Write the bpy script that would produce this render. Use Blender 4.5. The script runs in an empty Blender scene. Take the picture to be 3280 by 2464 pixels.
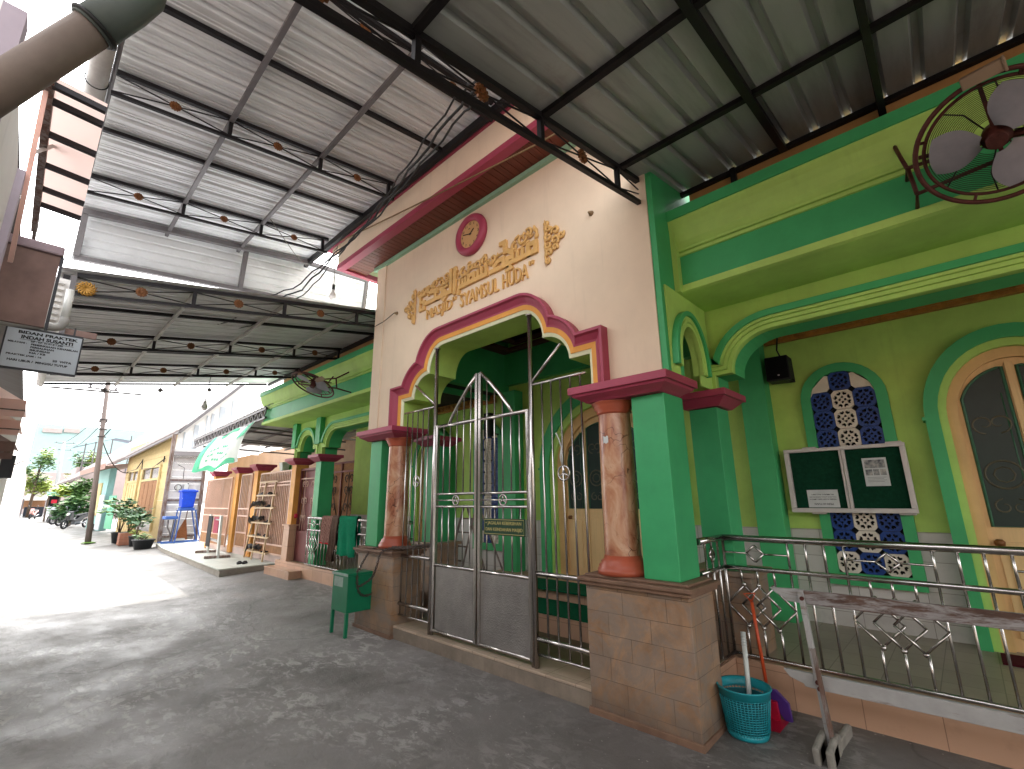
import bpy, bmesh, math, random
from math import sin, cos, pi, radians as R, sqrt
from mathutils import Vector as V, Matrix
from mathutils.geometry import tessellate_polygon
random.seed(7)
S = bpy.context.scene
COL = S.collection

# ------------------------------------------------------------------ materials
def lin(h):
    h = h.lstrip('#')
    o = []
    for i in (0, 2, 4):
        c = int(h[i:i+2], 16) / 255
        o.append(c / 12.92 if c <= .04045 else ((c + .055) / 1.055) ** 2.4)
    return tuple(o) + (1,)

class NT:
    def __init__(s, name):
        s.m = bpy.data.materials.new(name); s.m.use_nodes = True
        s.t = s.m.node_tree; s.b = s.t.nodes['Principled BSDF']
        s.co = s.n('ShaderNodeTexCoord').outputs['Object']
    def n(s, ty, **k):
        x = s.t.nodes.new(ty)
        for a, b in k.items(): setattr(x, a, b)
        return x
    def l(s, a, b): s.t.links.new(a, b)
    def noise(s, sc, det=4, rough=.6, vec=None, dist=0):
        x = s.n('ShaderNodeTexNoise'); x.inputs['Scale'].default_value = sc
        x.inputs['Detail'].default_value = det; x.inputs['Roughness'].default_value = rough
        x.inputs['Distortion'].default_value = dist
        s.l(vec or s.co, x.inputs['Vector']); return x.outputs['Fac']
    def ramp(s, fac, stops):
        x = s.n('ShaderNodeValToRGB'); e = x.color_ramp.elements
        while len(e) < len(stops): e.new(.5)
        for q, (p, c) in zip(e, stops):
            q.position = p; q.color = c if len(c) == 4 else tuple(c) + (1,)
        s.l(fac, x.inputs['Fac']); return x.outputs['Color']
    def mix(s, a, b, fac, mode='MIX'):
        x = s.n('ShaderNodeMix', data_type='RGBA', blend_type=mode)
        for i, v in ((0, fac), (6, a), (7, b)):
            if isinstance(v, (int, float)): x.inputs[i].default_value = v
            elif isinstance(v, tuple): x.inputs[i].default_value = v
            else: s.l(v, x.inputs[i])
        return x.outputs[2]
    def math(s, op, a, b=0.0):
        x = s.n('ShaderNodeMath', operation=op)
        for i, v in ((0, a), (1, b)):
            if isinstance(v, (int, float)): x.inputs[i].default_value = v
            else: s.l(v, x.inputs[i])
        return x.outputs[0]
    def bump(s, h, st=.2, d=.01):
        x = s.n('ShaderNodeBump'); x.inputs['Strength'].default_value = st; x.inputs['Distance'].default_value = d
        s.l(h, x.inputs['Height']); s.l(x.outputs[0], s.b.inputs['Normal'])
    def scaled(s, sx, sy, sz):
        x = s.n('ShaderNodeMapping'); x.inputs['Scale'].default_value = (sx, sy, sz)
        s.l(s.co, x.inputs['Vector']); return x.outputs[0]
    def set(s, col=None, rough=.5, metal=0, spec=.4):
        if col is not None:
            if isinstance(col, tuple): s.b.inputs['Base Color'].default_value = col
            else: s.l(col, s.b.inputs['Base Color'])
        if isinstance(rough, (int, float)): s.b.inputs['Roughness'].default_value = rough
        else: s.l(rough, s.b.inputs['Roughness'])
        s.b.inputs['Metallic'].default_value = metal
        s.b.inputs['Specular IOR Level'].default_value = spec
        return s.m

def dk(c, f): return tuple(max(0, min(1, x * f)) for x in c[:3]) + (1,)

def paint(name, h, rough=.55, var=.16, sc=2.2, bump=.12, metal=0, grime=.35, spec=.3):
    """wall or metal paint: broad tone drift, vertical rain streaks, faint roller texture"""
    k = NT(name); c = lin(h)
    base = k.ramp(k.noise(sc, 5, .65), [(.3, dk(c, 1 - var)), (.72, dk(c, 1 + var * .6))])
    streak = k.noise(1.0, 5, .7, k.scaled(9, 9, .7))
    g = k.ramp(streak, [(.55, (0, 0, 0, 1)), (.85, (grime, grime, grime, 1))])
    spots = k.ramp(k.noise(sc * 9, 6, .75), [(.62, (0, 0, 0, 1)), (.8, (grime * .6,) * 3 + (1,))])
    col = k.mix(base, dk(c, .55), g); col = k.mix(col, dk(c, .4), spots)
    k.bump(k.noise(55, 3), bump, .004)
    return k.set(col, rough, metal, spec)

def rusty(name, h, rust='#5a3620', amt=.5, rough=.5, metal=.4):
    k = NT(name); c = lin(h)
    f = k.ramp(k.noise(14, 7, .75), [(amt, (0, 0, 0, 1)), (min(1, amt + .18), (1, 1, 1, 1))])
    k.bump(k.noise(60), .15, .003)
    return k.set(k.mix(c, lin(rust), f), rough, metal)

def steel(name='stainless_steel', h='#c9c4bf', rough=.24):
    k = NT(name); c = lin(h)
    f = k.ramp(k.noise(5, 5, .7, k.scaled(4, 4, 1)), [(.35, dk(c, .88)), (.7, dk(c, 1.03))])
    r = k.ramp(k.noise(9, 3), [(.3, (rough * .9,) * 3), (.8, (rough * 1.25,) * 3)])
    return k.set(f, r, 1.0)

def stone_tile():
    k = NT('sandstone_tile')
    sep = k.n('ShaderNodeSeparateXYZ'); k.l(k.co, sep.inputs[0])
    u = k.math('ADD', sep.outputs[0], sep.outputs[1])
    cb = k.n('ShaderNodeCombineXYZ'); k.l(u, cb.inputs[0]); k.l(sep.outputs[2], cb.inputs[1])
    br = k.n('ShaderNodeTexBrick', offset=.37, offset_frequency=2, squash=.72, squash_frequency=3)
    br.inputs['Scale'].default_value = 1; br.inputs['Mortar Size'].default_value = .0019
    br.inputs['Brick Width'].default_value = .34; br.inputs['Row Height'].default_value = .152
    br.inputs['Bias'].default_value = -.1
    br.inputs['Color1'].default_value = lin('#8f6744'); br.inputs['Color2'].default_value = lin('#a98a70')
    br.inputs['Mortar'].default_value = lin('#54402f'); k.l(cb.outputs[0], br.inputs['Vector'])
    n1 = k.noise(3.2, 6, .62, dist=1.6)
    v = k.ramp(n1, [(.3, lin('#7d5534')), (.5, lin('#9f7d61')), (.72, lin('#b39882'))])
    col = k.mix(br.outputs['Color'], v, .55)
    gy = k.ramp(k.noise(2.1, 7, .7, dist=2.5), [(.38, (0, 0, 0, 1)), (.56, (.85,) * 3)]); col = k.mix(col, lin('#86776b'), gy)
    col = k.mix(col, lin('#3c2a1e'), k.math('MULTIPLY', k.ramp(br.outputs['Fac'], [(0, (0, 0, 0)), (1, (1, 1, 1))]), k.ramp(k.noise(4, 3), [(.35, (.25,) * 3), (.65, (.85,) * 3)])))
    col = k.mix(col, lin('#5c4433'), k.ramp(k.noise(1.9, 7, .75), [(.48, (0, 0, 0, 1)), (.8, (.55,) * 3)]))
    low = k.math('SUBTRACT', .33, sep.outputs[2])
    col = k.mix(col, lin('#5e5148'), k.ramp(k.math('MULTIPLY', low, k.noise(7, 5)), [(.02, (0, 0, 0, 1)), (.14, (.7,) * 3)]))
    k.bump(br.outputs['Fac'], .5, -.004)
    return k.set(col, k.ramp(n1, [(.3, (.35,) * 3), (.7, (.55,) * 3)]), 0, .4)

def marble():
    k = NT('brown_marble_column')
    n1 = k.noise(5.5, 7, .62, k.scaled(1, 1, .45), 1.2)
    col = k.ramp(n1, [(.3, lin('#653224')), (.41, lin('#9c6249')), (.52, lin('#b38163')), (.63, lin('#c49d80')), (.74, lin('#84492f'))])
    vo = k.n('ShaderNodeTexVoronoi', feature='DISTANCE_TO_EDGE'); vo.inputs['Scale'].default_value = 3.1
    mp = k.n('ShaderNodeMixRGB'); mp.blend_type = 'ADD'; mp.inputs[0].default_value = .25
    k.l(k.co, mp.inputs[1])
    nn = k.n('ShaderNodeTexNoise'); nn.inputs['Scale'].default_value = 7; k.l(k.co, nn.inputs['Vector'])
    k.l(nn.outputs['Color'], mp.inputs[2]); k.l(mp.outputs[0], vo.inputs['Vector'])
    cr = k.ramp(vo.outputs['Distance'], [(.0, (1, 1, 1)), (.012, (0, 0, 0))])
    cr2 = k.mix(cr, (0, 0, 0, 1), k.ramp(k.noise(2.3, 2), [(.48, (0, 0, 0)), (.56, (1, 1, 1))]))
    col = k.mix(col, lin('#3a2018'), cr2)
    return k.set(col, .22, 0, .5)

def concrete():
    k = NT('street_concrete')
    sep = k.n('ShaderNodeSeparateXYZ'); k.l(k.co, sep.inputs[0])
    big = k.noise(.55, 6, .6, dist=.6)
    base = k.ramp(big, [(.3, lin('#6a6663')), (.5, lin('#827e7b')), (.7, lin('#9a9694'))])
    # worn pale skin broken by darker wet-looking cement
    worn = k.ramp(k.noise(6.5, 9, .74, k.scaled(1, 1.7, 1), .5), [(.5, (0, 0, 0)), (.58, (1, 1, 1))])
    zone = k.ramp(k.noise(.8, 3, .5, dist=.8), [(.42, (0, 0, 0)), (.62, (1, 1, 1))])
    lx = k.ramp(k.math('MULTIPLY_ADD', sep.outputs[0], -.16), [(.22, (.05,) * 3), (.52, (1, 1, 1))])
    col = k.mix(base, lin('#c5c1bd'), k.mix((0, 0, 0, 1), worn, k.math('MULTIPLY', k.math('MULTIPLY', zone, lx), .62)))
    far = k.ramp(k.math('MULTIPLY', sep.outputs[0], -.1), [(.72, (0, 0, 0)), (1.0, (.85,) * 3)])  # open street toned down in colour to offset its strong daylight
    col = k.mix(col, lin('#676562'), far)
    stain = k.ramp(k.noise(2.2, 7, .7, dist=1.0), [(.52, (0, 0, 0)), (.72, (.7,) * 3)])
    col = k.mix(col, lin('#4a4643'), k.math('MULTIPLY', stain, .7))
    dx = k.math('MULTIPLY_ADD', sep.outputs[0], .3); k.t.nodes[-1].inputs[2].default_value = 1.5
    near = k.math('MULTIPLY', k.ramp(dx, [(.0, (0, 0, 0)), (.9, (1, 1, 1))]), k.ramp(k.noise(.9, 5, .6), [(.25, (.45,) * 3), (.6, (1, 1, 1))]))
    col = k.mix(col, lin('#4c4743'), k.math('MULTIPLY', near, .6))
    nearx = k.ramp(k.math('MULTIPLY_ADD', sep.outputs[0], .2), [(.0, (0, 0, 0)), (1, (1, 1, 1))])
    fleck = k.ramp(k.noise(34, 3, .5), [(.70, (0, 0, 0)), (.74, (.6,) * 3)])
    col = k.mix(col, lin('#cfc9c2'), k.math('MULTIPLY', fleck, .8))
    vo = k.n('ShaderNodeTexVoronoi', feature='DISTANCE_TO_EDGE'); vo.inputs['Scale'].default_value = .22
    w = k.n('ShaderNodeMixRGB', blend_type='ADD'); w.inputs[0].default_value = .5
    nn = k.n('ShaderNodeTexNoise'); nn.inputs['Scale'].default_value = 1.7; nn.inputs['Detail'].default_value = 5
    k.l(k.co, nn.inputs['Vector']); k.l(k.co, w.inputs[1]); k.l(nn.outputs['Color'], w.inputs[2]); k.l(w.outputs[0], vo.inputs['Vector'])
    col = k.mix(col, lin('#2f2b28'), k.ramp(vo.outputs['Distance'], [(0, (.4,) * 3), (.004, (0, 0, 0))]))
    h = k.math('ADD', k.noise(18, 9, .75), k.math('MULTIPLY', worn, .25))
    k.bump(h, .55, .012)
    rg = k.ramp(k.noise(1.3, 5), [(.35, (.42,) * 3), (.65, (.75,) * 3)])
    return k.set(col, rg, 0, .35)

def tile_mat(name, h, w=.3, hgt=.3, mort='#8d8378', rough=.35, var=.1):
    k = NT(name); c = lin(h)
    sep = k.n('ShaderNodeSeparateXYZ'); k.l(k.co, sep.inputs[0])
    cb = k.n('ShaderNodeCombineXYZ'); k.l(k.math('ADD', sep.outputs[0], sep.outputs[1]), cb.inputs[0]); k.l(sep.outputs[2], cb.inputs[1])
    br = k.n('ShaderNodeTexBrick', offset=0)
    br.inputs['Scale'].default_value = 1; br.inputs['Mortar Size'].default_value = .0025
    br.inputs['Brick Width'].default_value = w; br.inputs['Row Height'].default_value = hgt
    br.inputs['Color1'].default_value = dk(c, 1 - var); br.inputs['Color2'].default_value = dk(c, 1 + var * .5)
    br.inputs['Mortar'].default_value = lin(mort); k.l(cb.outputs[0], br.inputs['Vector'])
    col = k.mix(br.outputs['Color'], dk(c, .5), k.ramp(k.noise(5, 6, .7), [(.52, (0, 0, 0)), (.8, (.45,) * 3)]))
    k.bump(br.outputs['Fac'], .3, -.002)
    return k.set(col, rough, 0, .4)

def floor_tile(name, h, sz=.3):
    k = NT(name); c = lin(h)
    br = k.n('ShaderNodeTexBrick', offset=0)
    br.inputs['Scale'].default_value = 1; br.inputs['Mortar Size'].default_value = .003
    br.inputs['Brick Width'].default_value = sz; br.inputs['Row Height'].default_value = sz
    br.inputs['Color1'].default_value = dk(c, .9); br.inputs['Color2'].default_value = dk(c, 1.1)
    br.inputs['Mortar'].default_value = dk(c, .5); k.l(k.co, br.inputs['Vector'])
    col = k.mix(br.outputs['Color'], dk(c, .55), k.ramp(k.noise(2.5, 6, .7), [(.5, (0, 0, 0)), (.8, (.5,) * 3)]))
    return k.set(col, .42, 0, .4)

def wood(name, h, axis='z', var=.35, rough=.6):
    k = NT(name); c = lin(h)
    sc = {'x': (.8, 14, 14), 'y': (14, .8, 14), 'z': (14, 14, .8)}[axis]
    n1 = k.noise(2.2, 6, .65, k.scaled(*sc), .8)
    col = k.ramp(n1, [(.3, dk(c, 1 - var)), (.55, c), (.75, dk(c, 1 + var * .6))])
    k.bump(n1, .25, .004)
    return k.set(col, rough, 0, .3)

def peeling(name, top, under, amt=.55, axis='x'):
    k = NT(name)
    sc = {'x': (1.5, 9, 9), 'y': (9, 1.5, 9), 'z': (9, 9, 1.5)}[axis]
    f = k.ramp(k.noise(2.5, 8, .72, k.scaled(*sc), .4), [(amt - .06, (0, 0, 0)), (amt + .06, (1, 1, 1))])
    t = k.ramp(k.noise(8, 4), [(.3, dk(lin(top), .8)), (.7, lin(top))])
    u = k.ramp(k.noise(3, 6, .7, k.scaled(*sc)), [(.3, dk(lin(under), .6)), (.7, dk(lin(under), 1.3))])
    k.bump(f, .3, -.003)
    return k.set(k.mix(t, u, f), .7, 0, .2)

def sheet_metal(name, h, metal=.35, rough=.42):
    k = NT(name); c = lin(h)
    f = k.noise(1.5, 6, .65, k.scaled(6, .6, 1))
    col = k.ramp(f, [(.28, dk(c, .68)), (.5, c), (.75, dk(c, 1.12))])
    col = k.mix(col, lin('#6f5a4a'), k.ramp(k.noise(1.1, 7, .75), [(.6, (0, 0, 0)), (.8, (.45,) * 3)]))
    return k.set(col, k.ramp(f, [(.3, (rough * .8,) * 3), (.7, (rough * 1.3,) * 3)]), metal, .4)

def plain(name, h, rough=.5, metal=0, spec=.4, trans=0):
    k = NT(name); c = lin(h)
    m = k.set(k.ramp(k.noise(9, 4, .6), [(.3, dk(c, .85)), (.7, dk(c, 1.08))]), rough, metal, spec)
    if trans: k.b.inputs['Transmission Weight'].default_value = trans
    return m

def leafy(name, a, b):
    k = NT(name)
    m = k.set(k.ramp(k.noise(6, 3), [(.3, lin(a)), (.7, lin(b))]), .5, 0, .4)
    k.b.inputs['Subsurface Weight'].default_value = 0
    return m

def fabric(name, h, h2=None, sc=40, rough=.95):
    k = NT(name); c = lin(h)
    n1 = k.noise(sc, 4); col = k.ramp(n1, [(.3, dk(c, .75)), (.7, lin(h2) if h2 else dk(c, 1.15))])
    col = k.mix(col, dk(c, .6), k.ramp(k.noise(3, 4), [(.5, (0, 0, 0)), (.8, (.5,) * 3)]))
    k.bump(n1, .4, .004)
    return k.set(col, rough, 0, .1)

def rug_pattern():
    k = NT('patterned_rug_pile')
    w = k.n('ShaderNodeTexWave', wave_type='BANDS', bands_direction='DIAGONAL'); w.inputs['Scale'].default_value = 9
    w.inputs['Distortion'].default_value = 9; w.inputs['Detail'].default_value = 2; k.l(k.co, w.inputs['Vector'])
    n1 = k.noise(70, 3)
    col = k.ramp(w.outputs['Fac'], [(.25, lin('#6b4a41')), (.5, lin('#a58478')), (.8, lin('#8a6257'))])
    col = k.mix(col, lin('#4b332d'), k.ramp(n1, [(.5, (0, 0, 0)), (.7, (.5,) * 3)]))
    k.bump(n1, .5, .004)
    return k.set(col, .95, 0, .1)

def hammered():
    k = NT('hammered_steel_sheet')
    vo = k.n('ShaderNodeTexVoronoi'); vo.inputs['Scale'].default_value = 95; k.l(k.scaled(1, 1, .75), vo.inputs['Vector'])
    k.bump(vo.outputs['Distance'], .6, .004)
    c = lin('#a09b98')
    col = k.ramp(k.noise(3, 6, .7), [(.3, dk(c, .7)), (.7, dk(c, 1.1))])
    return k.set(col, .42, .75)

def translucent(name, h, amt):
    k = NT(name); c = lin(h)
    k.set(k.ramp(k.noise(2, 4), [(.3, dk(c, .86)), (.7, c)]), .6)
    t = k.n('ShaderNodeBsdfTranslucent'); t.inputs[0].default_value = c; mx = k.n('ShaderNodeMixShader'); mx.inputs[0].default_value = amt
    k.l(k.b.outputs[0], mx.inputs[1]); k.l(t.outputs[0], mx.inputs[2]); k.l(mx.outputs[0], k.t.nodes['Material Output'].inputs[0])
    return k.m

M = dict(
    lime=paint('lime_green_paint', '#aed46e', .6), green=paint('emerald_green_paint', '#45a869', .5),
    lime_in=paint('lime_wall_paint', '#b6d66e', .65), pillar=paint('pillar_green_paint', '#3f9f66', .45),
    maroon=paint('maroon_paint', '#9f3f55', .45, .1), cream=paint('cream_wall_paint', '#e3cfb6', .75, .09, 1.1, .15, grime=.3),
    cream2=paint('pale_trim_paint', '#dfe0bd', .6), orange=paint('ochre_trim_paint', '#dd9b45', .55),
    gold=paint('gold_relief_paint', '#d3a868', .5, .15, 8), gold2=paint('gold_frieze_paint', '#b5793a', .5, .35, 14, .4),
    seagreen=paint('pale_green_batten_paint', '#8fb598', .6), soffit=wood('brown_soffit_boards', '#6d3324', 'y', .4, .45),
    stone=stone_tile(), stonecap=paint('stone_capping', '#7b5f4e', .6, .3, 4), marble=marble(), redbase=paint('red_brown_moulding_paint', '#a4513a', .35),
    dado=tile_mat('white_dado_tile', '#cbc4bf', .25, .25), basetile=tile_mat('peach_base_tile', '#c19a80', .4, .33, '#8a6a56', .4),
    darkfloor=floor_tile('olive_floor_tile', '#55523a', .3), palefloor=floor_tile('taupe_floor_tile', '#978b7a', .3), steptile=floor_tile('beige_step_tile', '#b49f8c', .3),
    carpet=fabric('green_step_carpet', '#0d5a3c'), door=wood('yellow_door_wood', '#dcb985', 'z', .1, .5), doorframe=paint('door_frame_wood_paint', '#d8b079', .5),
    stained=plain('dark_stained_glass', '#24342f', .35, 0, .3), leadgreen=plain('green_lead_line', '#3d6b51', .4), leadpale=plain('amber_glass_motif', '#5e5844', .4),
    blueblock=paint('blue_breeze_block', '#22407f', .4, .2, 6), whiteblock=paint('white_breeze_block', '#d5cbbb', .5, .12, 6), darkroom=plain('painted_dark_interior', '#0d0c0c', .9),
    ceil=plain('dark_ceiling', '#251d1b', .8), ceiltrim=plain('brown_ceiling_trim', '#5b3c2c', .7),
    steel=steel(), chrome=steel('polished_steel', '#c2bcb8', .22), hammered=hammered(),
    roof=sheet_metal('bounce_toned_zinc_sheet', '#d9dadb', .1, .5), roofdark=sheet_metal('shade_toned_zinc_sheet', '#a8aaa8', .25, .5), black=paint('black_steel_paint', '#221f21', .5, .3, 4, .1, .3, .2),  # one zinc sheet in two tones: street bounce and shade painted in
    greysteel=paint('grey_steel_paint', '#6e6a6b', .5, .2, 4, .1, .3), bronze=plain('bronze_medallion', '#774a25', .5, .2), brass=plain('gilt_medallion', '#ad8038', .45, .4),
    pvc=paint('weathered_pvc', '#a7a49e', .5, .25, 5), pvcdark=paint('dusty_brown_pvc', '#7d6f66', .7, .2, 6), pvcwhite=paint('white_pvc', '#d8d8d2', .4, .1), rubbergreen=plain('dark_rubber_joint', '#59625e', .6),
    wire=plain('black_cable', '#1a1a1a', .6), wiregrey=plain('grey_cable', '#6b6560', .6), rope=fabric('tan_rope', '#8a7256'), bulb=plain('white_bulb_glass', '#eceae6', .25),
    fanred=rusty('rust_red_fan_tube', '#532a24', '#3c1a12', .45, .55, .3), fanblade=plain('grey_fan_blade', '#87868d', .5), fancage=plain('dark_fan_wire', '#2a2523', .5, .4), fanbox=paint('dusty_fan_box', '#8f7b66', .7, .2),
    alu=paint('aluminium_frame', '#c6bfba', .4, .08, 6, .05, .1), felt=fabric('dark_green_felt', '#123b29'), paper=plain('white_paper', '#c9ccca', .8), paper2=plain('grey_photo_print', '#6f7476', .7), ink=plain('black_ink', '#1b1b1d', .7),
    speaker=plain('black_speaker', '#0c0c0e', .6), binp=paint('green_box_paint', '#12734f', .4, .15, 3, .1), binworn=paint('worn_box_paint', '#8fa79a', .5, .3, 8), chain=rusty('rusty_chain', '#5a504b', '#5a3b2c', .5, .5, .7),
    signgreen=paint('dark_green_sign', '#23402f', .45), signgold=plain('gold_lettering', '#b9a968', .45), signblue=paint('pale_blue_sign', '#c9d1d8', .5, .1), signframe=plain('dark_sign_frame', '#3b3b3f', .5),
    teal=plain('turquoise_plastic', '#1f8d98', .4), orangeplastic=plain('orange_plastic', '#c8502a', .4), redplastic=plain('red_plastic', '#bb1c3c', .35), purple=plain('purple_plastic', '#4f2f7d', .35), whiteplastic=plain('white_plastic_stick', '#c6cac6', .4),
    barrier=peeling('peeling_grey_plank', '#9a9492', '#5c463d', .5), barrierw=peeling('peeling_white_plank', '#aaa7a5', '#7a6a60', .6), footcon=paint('cement_foot', '#8c877f', .9, .3, 8, .5),
    rug=rug_pattern(), rugback=fabric('brown_rug_back', '#5d4a40'), ruggreen=fabric('green_felt_mat', '#0f7a57'), rugred=fabric('red_fringe', '#b5232f'),
    yellow=peeling('old_yellow_boards', '#cdb684', '#a08a60', .68), white=peeling('old_white_boards', '#d6d3d0', '#a29b95', .68), trimgrey=peeling('worn_post', '#8f8580', '#6b5348', .5, 'z'),
    curtain=fabric('brown_curtain', '#9a7458', None, 12), darkpane=plain('dark_window_pane', '#352419', .2), turq=paint('turquoise_house_paint', '#8dbdbb', .6, .1), tealsheet=paint('teal_panel', '#58b58c', .5, .1),
    tinroof=sheet_metal('bright_tin_roof', '#6b6564', .05, .6), rustroof=sheet_metal('brown_tin_awning', '#8f6a5c', .1, .6), pinkroof=translucent('pink_roof_sheet', '#f4d7cc', .5), brownsheet=paint('rusty_brown_panel', '#8a7068', .8, .35, 3.5),
    housewhite=paint('white_house_wall', '#e9e6e2', .8, .05), blue=plain('blue_plastic_tank', '#1548c8', .35), bluesteel=paint('blue_steel_stand', '#3f63a8', .5, .2), broom=fabric('brown_palm_broom', '#8b5a3c', None, 30),
    fenceo=paint('orange_pillar_paint', '#d5974a', .5), bars=paint('pink_beige_bar_paint', '#cfae9d', .5, .1), maroondoor=paint('maroon_steel_door', '#74403f', .5, .12), beige=paint('beige_house_wall', '#b79a82', .7),
    shoe=plain('dark_sandal', '#1d1c1e', .7), shoegrey=fabric('grey_cloth', '#6b6867', None, 20), rack=paint('cream_rack_paint', '#c6ad8d', .5, .15), platform=floor_tile('pale_terrazzo', '#b7bbb2', .5), platedge=paint('cement_kerb', '#9b958c', .9, .2, 5, .4),
    banner=translucent('white_green_banner', '#eef5f0', .4), bannergreen=translucent('banner_green', '#4fc79a', .4), trunk=wood('tree_bark', '#5b4a3c', 'z'), leaf=leafy('mid_green_leaf', '#35582c', '#688a4a'), leafy=leafy('yellow_green_leaf', '#7a9040', '#aab657'), leafd=leafy('deep_green_leaf', '#26482b', '#456b40'),
    pot=plain('black_plant_pot', '#2b2d30', .5), potred=tile_mat('red_brick_planter', '#96614b', .12, .06, '#8e7a6c', .8), mint=paint('hazed_mint_wall', '#a9c6c4', .8, .05), pinkwall=paint('pale_pink_wall', '#b8a6a2', .8, .06), pole=rusty('weathered_utility_pole', '#6b605b', '#80755a', .6, .8, 0),
    poleg=paint('grey_concrete_pole', '#a3a5a4', .8), tyre=plain('black_tyre', '#17171a', .8), moto=plain('dark_motorbike_body', '#15171b', .3), motogrey=plain('grey_metal', '#4f5156', .4, .5), cartwood=wood('dark_cart_timber', '#55463b', 'z'), greencloth=plain('green_awning_cloth', '#1f6d4a', .7), redcloth=plain('red_cloth', '#b01f33', .8),
    lamp=plain('white_lamp', '#e8e6e1', .4), wallclockface=paint('tan_clock_face', '#c99f6d', .5, .06), mossy=plain('moss_green', '#4c6b2a', .9))
SKYV = 8.0

# ------------------------------------------------------------------ mesh helpers
class MB:
    def __init__(s): s.v = []; s.f = []; s.sm = []; s.mi = []
    def add(s, vs, fs, sm=False, mi=0):
        b = len(s.v); s.v += [V(p) for p in vs]
        for f in fs: s.f.append([b + i for i in f]); s.sm.append(sm); s.mi.append(mi)
        return s
    def box(s, x0, x1, y0, y1, z0, z1, mi=0):
        return s.add([(x, y, z) for z in (z0, z1) for y in (y0, y1) for x in (x0, x1)],
              [(0, 2, 3, 1), (4, 5, 7, 6), (0, 1, 5, 4), (2, 6, 7, 3), (0, 4, 6, 2), (1, 3, 7, 5)], mi=mi)
    def taper(s, c0, w0, d0, c1, w1, d1, mi=0):
        vs = []
        for c, w, d in ((c0, w0, d0), (c1, w1, d1)):
            vs += [(c[0] + i * w / 2, c[1] + j * d / 2, c[2]) for j in (-1, 1) for i in (-1, 1)]
        return s.add(vs, [(0, 2, 3, 1), (4, 5, 7, 6), (0, 1, 5, 4), (2, 6, 7, 3), (0, 4, 6, 2), (1, 3, 7, 5)], mi=mi)
    def bar(s, p, q, w, h=None, up=(0, 0, 1), mi=0):
        p = V(p); q = V(q); d = (q - p).normalized(); h = h or w
        u = V(up); a = d.cross(u)
        if a.length < 1e-4: a = d.cross(V((1, 0, 0)))
        a.normalize(); b = a.cross(d)
        vs = [e + a * i * w / 2 + b * j * h / 2 for e in (p, q) for j in (-1, 1) for i in (-1, 1)]
        return s.add(vs, [(0, 2, 3, 1), (4, 5, 7, 6), (0, 1, 5, 4), (2, 6, 7, 3), (0, 4, 6, 2), (1, 3, 7, 5)], mi=mi)
    def tube(s, pts, r, seg=8, closed=False, mi=0):
        pts = [V(p) for p in pts]; n = len(pts); rr = r if isinstance(r, (list, tuple)) else [r] * n
        vs = []; prev = None
        for i, p in enumerate(pts):
            if closed: d = pts[(i + 1) % n] - pts[i - 1]
            else: d = pts[min(i + 1, n - 1)] - pts[max(i - 1, 0)]
            d.normalize()
            if prev is None:
                a = d.cross(V((0, 0, 1)))
                if a.length < 1e-3: a = d.cross(V((1, 0, 0)))
            else: a = prev - d * prev.dot(d)
            a.normalize(); prev = a; b = d.cross(a)
            vs += [p + (a * cos(2 * pi * k / seg) + b * sin(2 * pi * k / seg)) * rr[i] for k in range(seg)]
        fs = []
        for i in range(n if closed else n - 1):
            j = (i + 1) % n
            for k in range(seg):
                l = (k + 1) % seg; fs.append((i * seg + k, i * seg + l, j * seg + l, j * seg + k))
        s.add(vs, fs, True, mi)
        if not closed:
            b = len(s.v) - len(vs)
            s.f.append([b + k for k in reversed(range(seg))]); s.f.append([b + (n - 1) * seg + k for k in range(seg)])
            s.sm += [False, False]; s.mi += [mi, mi]
        return s
    def ring(s, c, nrm, r, t, seg=40, ts=6, mi=0):
        n = V(nrm).normalized(); u = n.cross(V((0, 0, 1)))
        if u.length < 1e-3: u = n.cross(V((1, 0, 0)))
        u.normalize(); v = n.cross(u)
        return s.tube([V(c) + (u * cos(2 * pi * k / seg) + v * sin(2 * pi * k / seg)) * r for k in range(seg)], t, ts, True, mi)
    def lathe(s, prof, c, seg=32, mi=0, caps=True):
        c = V(c); vs = [c + V((r * cos(2 * pi * k / seg), r * sin(2 * pi * k / seg), z)) for r, z in prof for k in range(seg)]
        fs = []
        for i in range(len(prof) - 1):
            for k in range(seg):
                l = (k + 1) % seg; fs.append((i * seg + k, i * seg + l, (i + 1) * seg + l, (i + 1) * seg + k))
        s.add(vs, fs, True, mi)
        if caps:
            b = len(s.v) - len(vs); s.f += [[b + k for k in reversed(range(seg))], [b + (len(prof) - 1) * seg + k for k in range(seg)]]
            s.sm += [False, False]; s.mi += [mi, mi]
        return s
    def prism(s, poly, fn, d0, d1, holes=(), mi=0):
        """poly: 2-D outline; fn(u, v, d) -> point; extruded from depth d0 to d1"""
        loops = [list(poly)] + [list(h) for h in holes]
        flat = [p for l in loops for p in l]
        tri = tessellate_polygon([[V((p[0], p[1], 0)) for p in l] for l in loops])
        n = len(flat)
        vs = [fn(p[0], p[1], d0) for p in flat] + [fn(p[0], p[1], d1) for p in flat]
        fs = [tuple(t) for t in tri] + [tuple(i + n for i in reversed(t)) for t in tri]
        o = 0
        for l in loops:
            m = len(l)
            for i in range(m):
                j = (i + 1) % m; fs.append((o + i, o + i + n, o + j + n, o + j))
            o += m
        return s.add(vs, fs, mi=mi)
    def strip(s, lines, closed=False, sm=False, mi=0):
        """quads between successive equally long polylines"""
        m = len(lines[0]); vs = [p for l in lines for p in l]; fs = []
        for i in range(len(lines) - 1):
            for k in range(m if closed else m - 1):
                l = (k + 1) % m; fs.append((i * m + k, i * m + l, (i + 1) * m + l, (i + 1) * m + k))
        return s.add(vs, fs, sm, mi)
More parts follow.
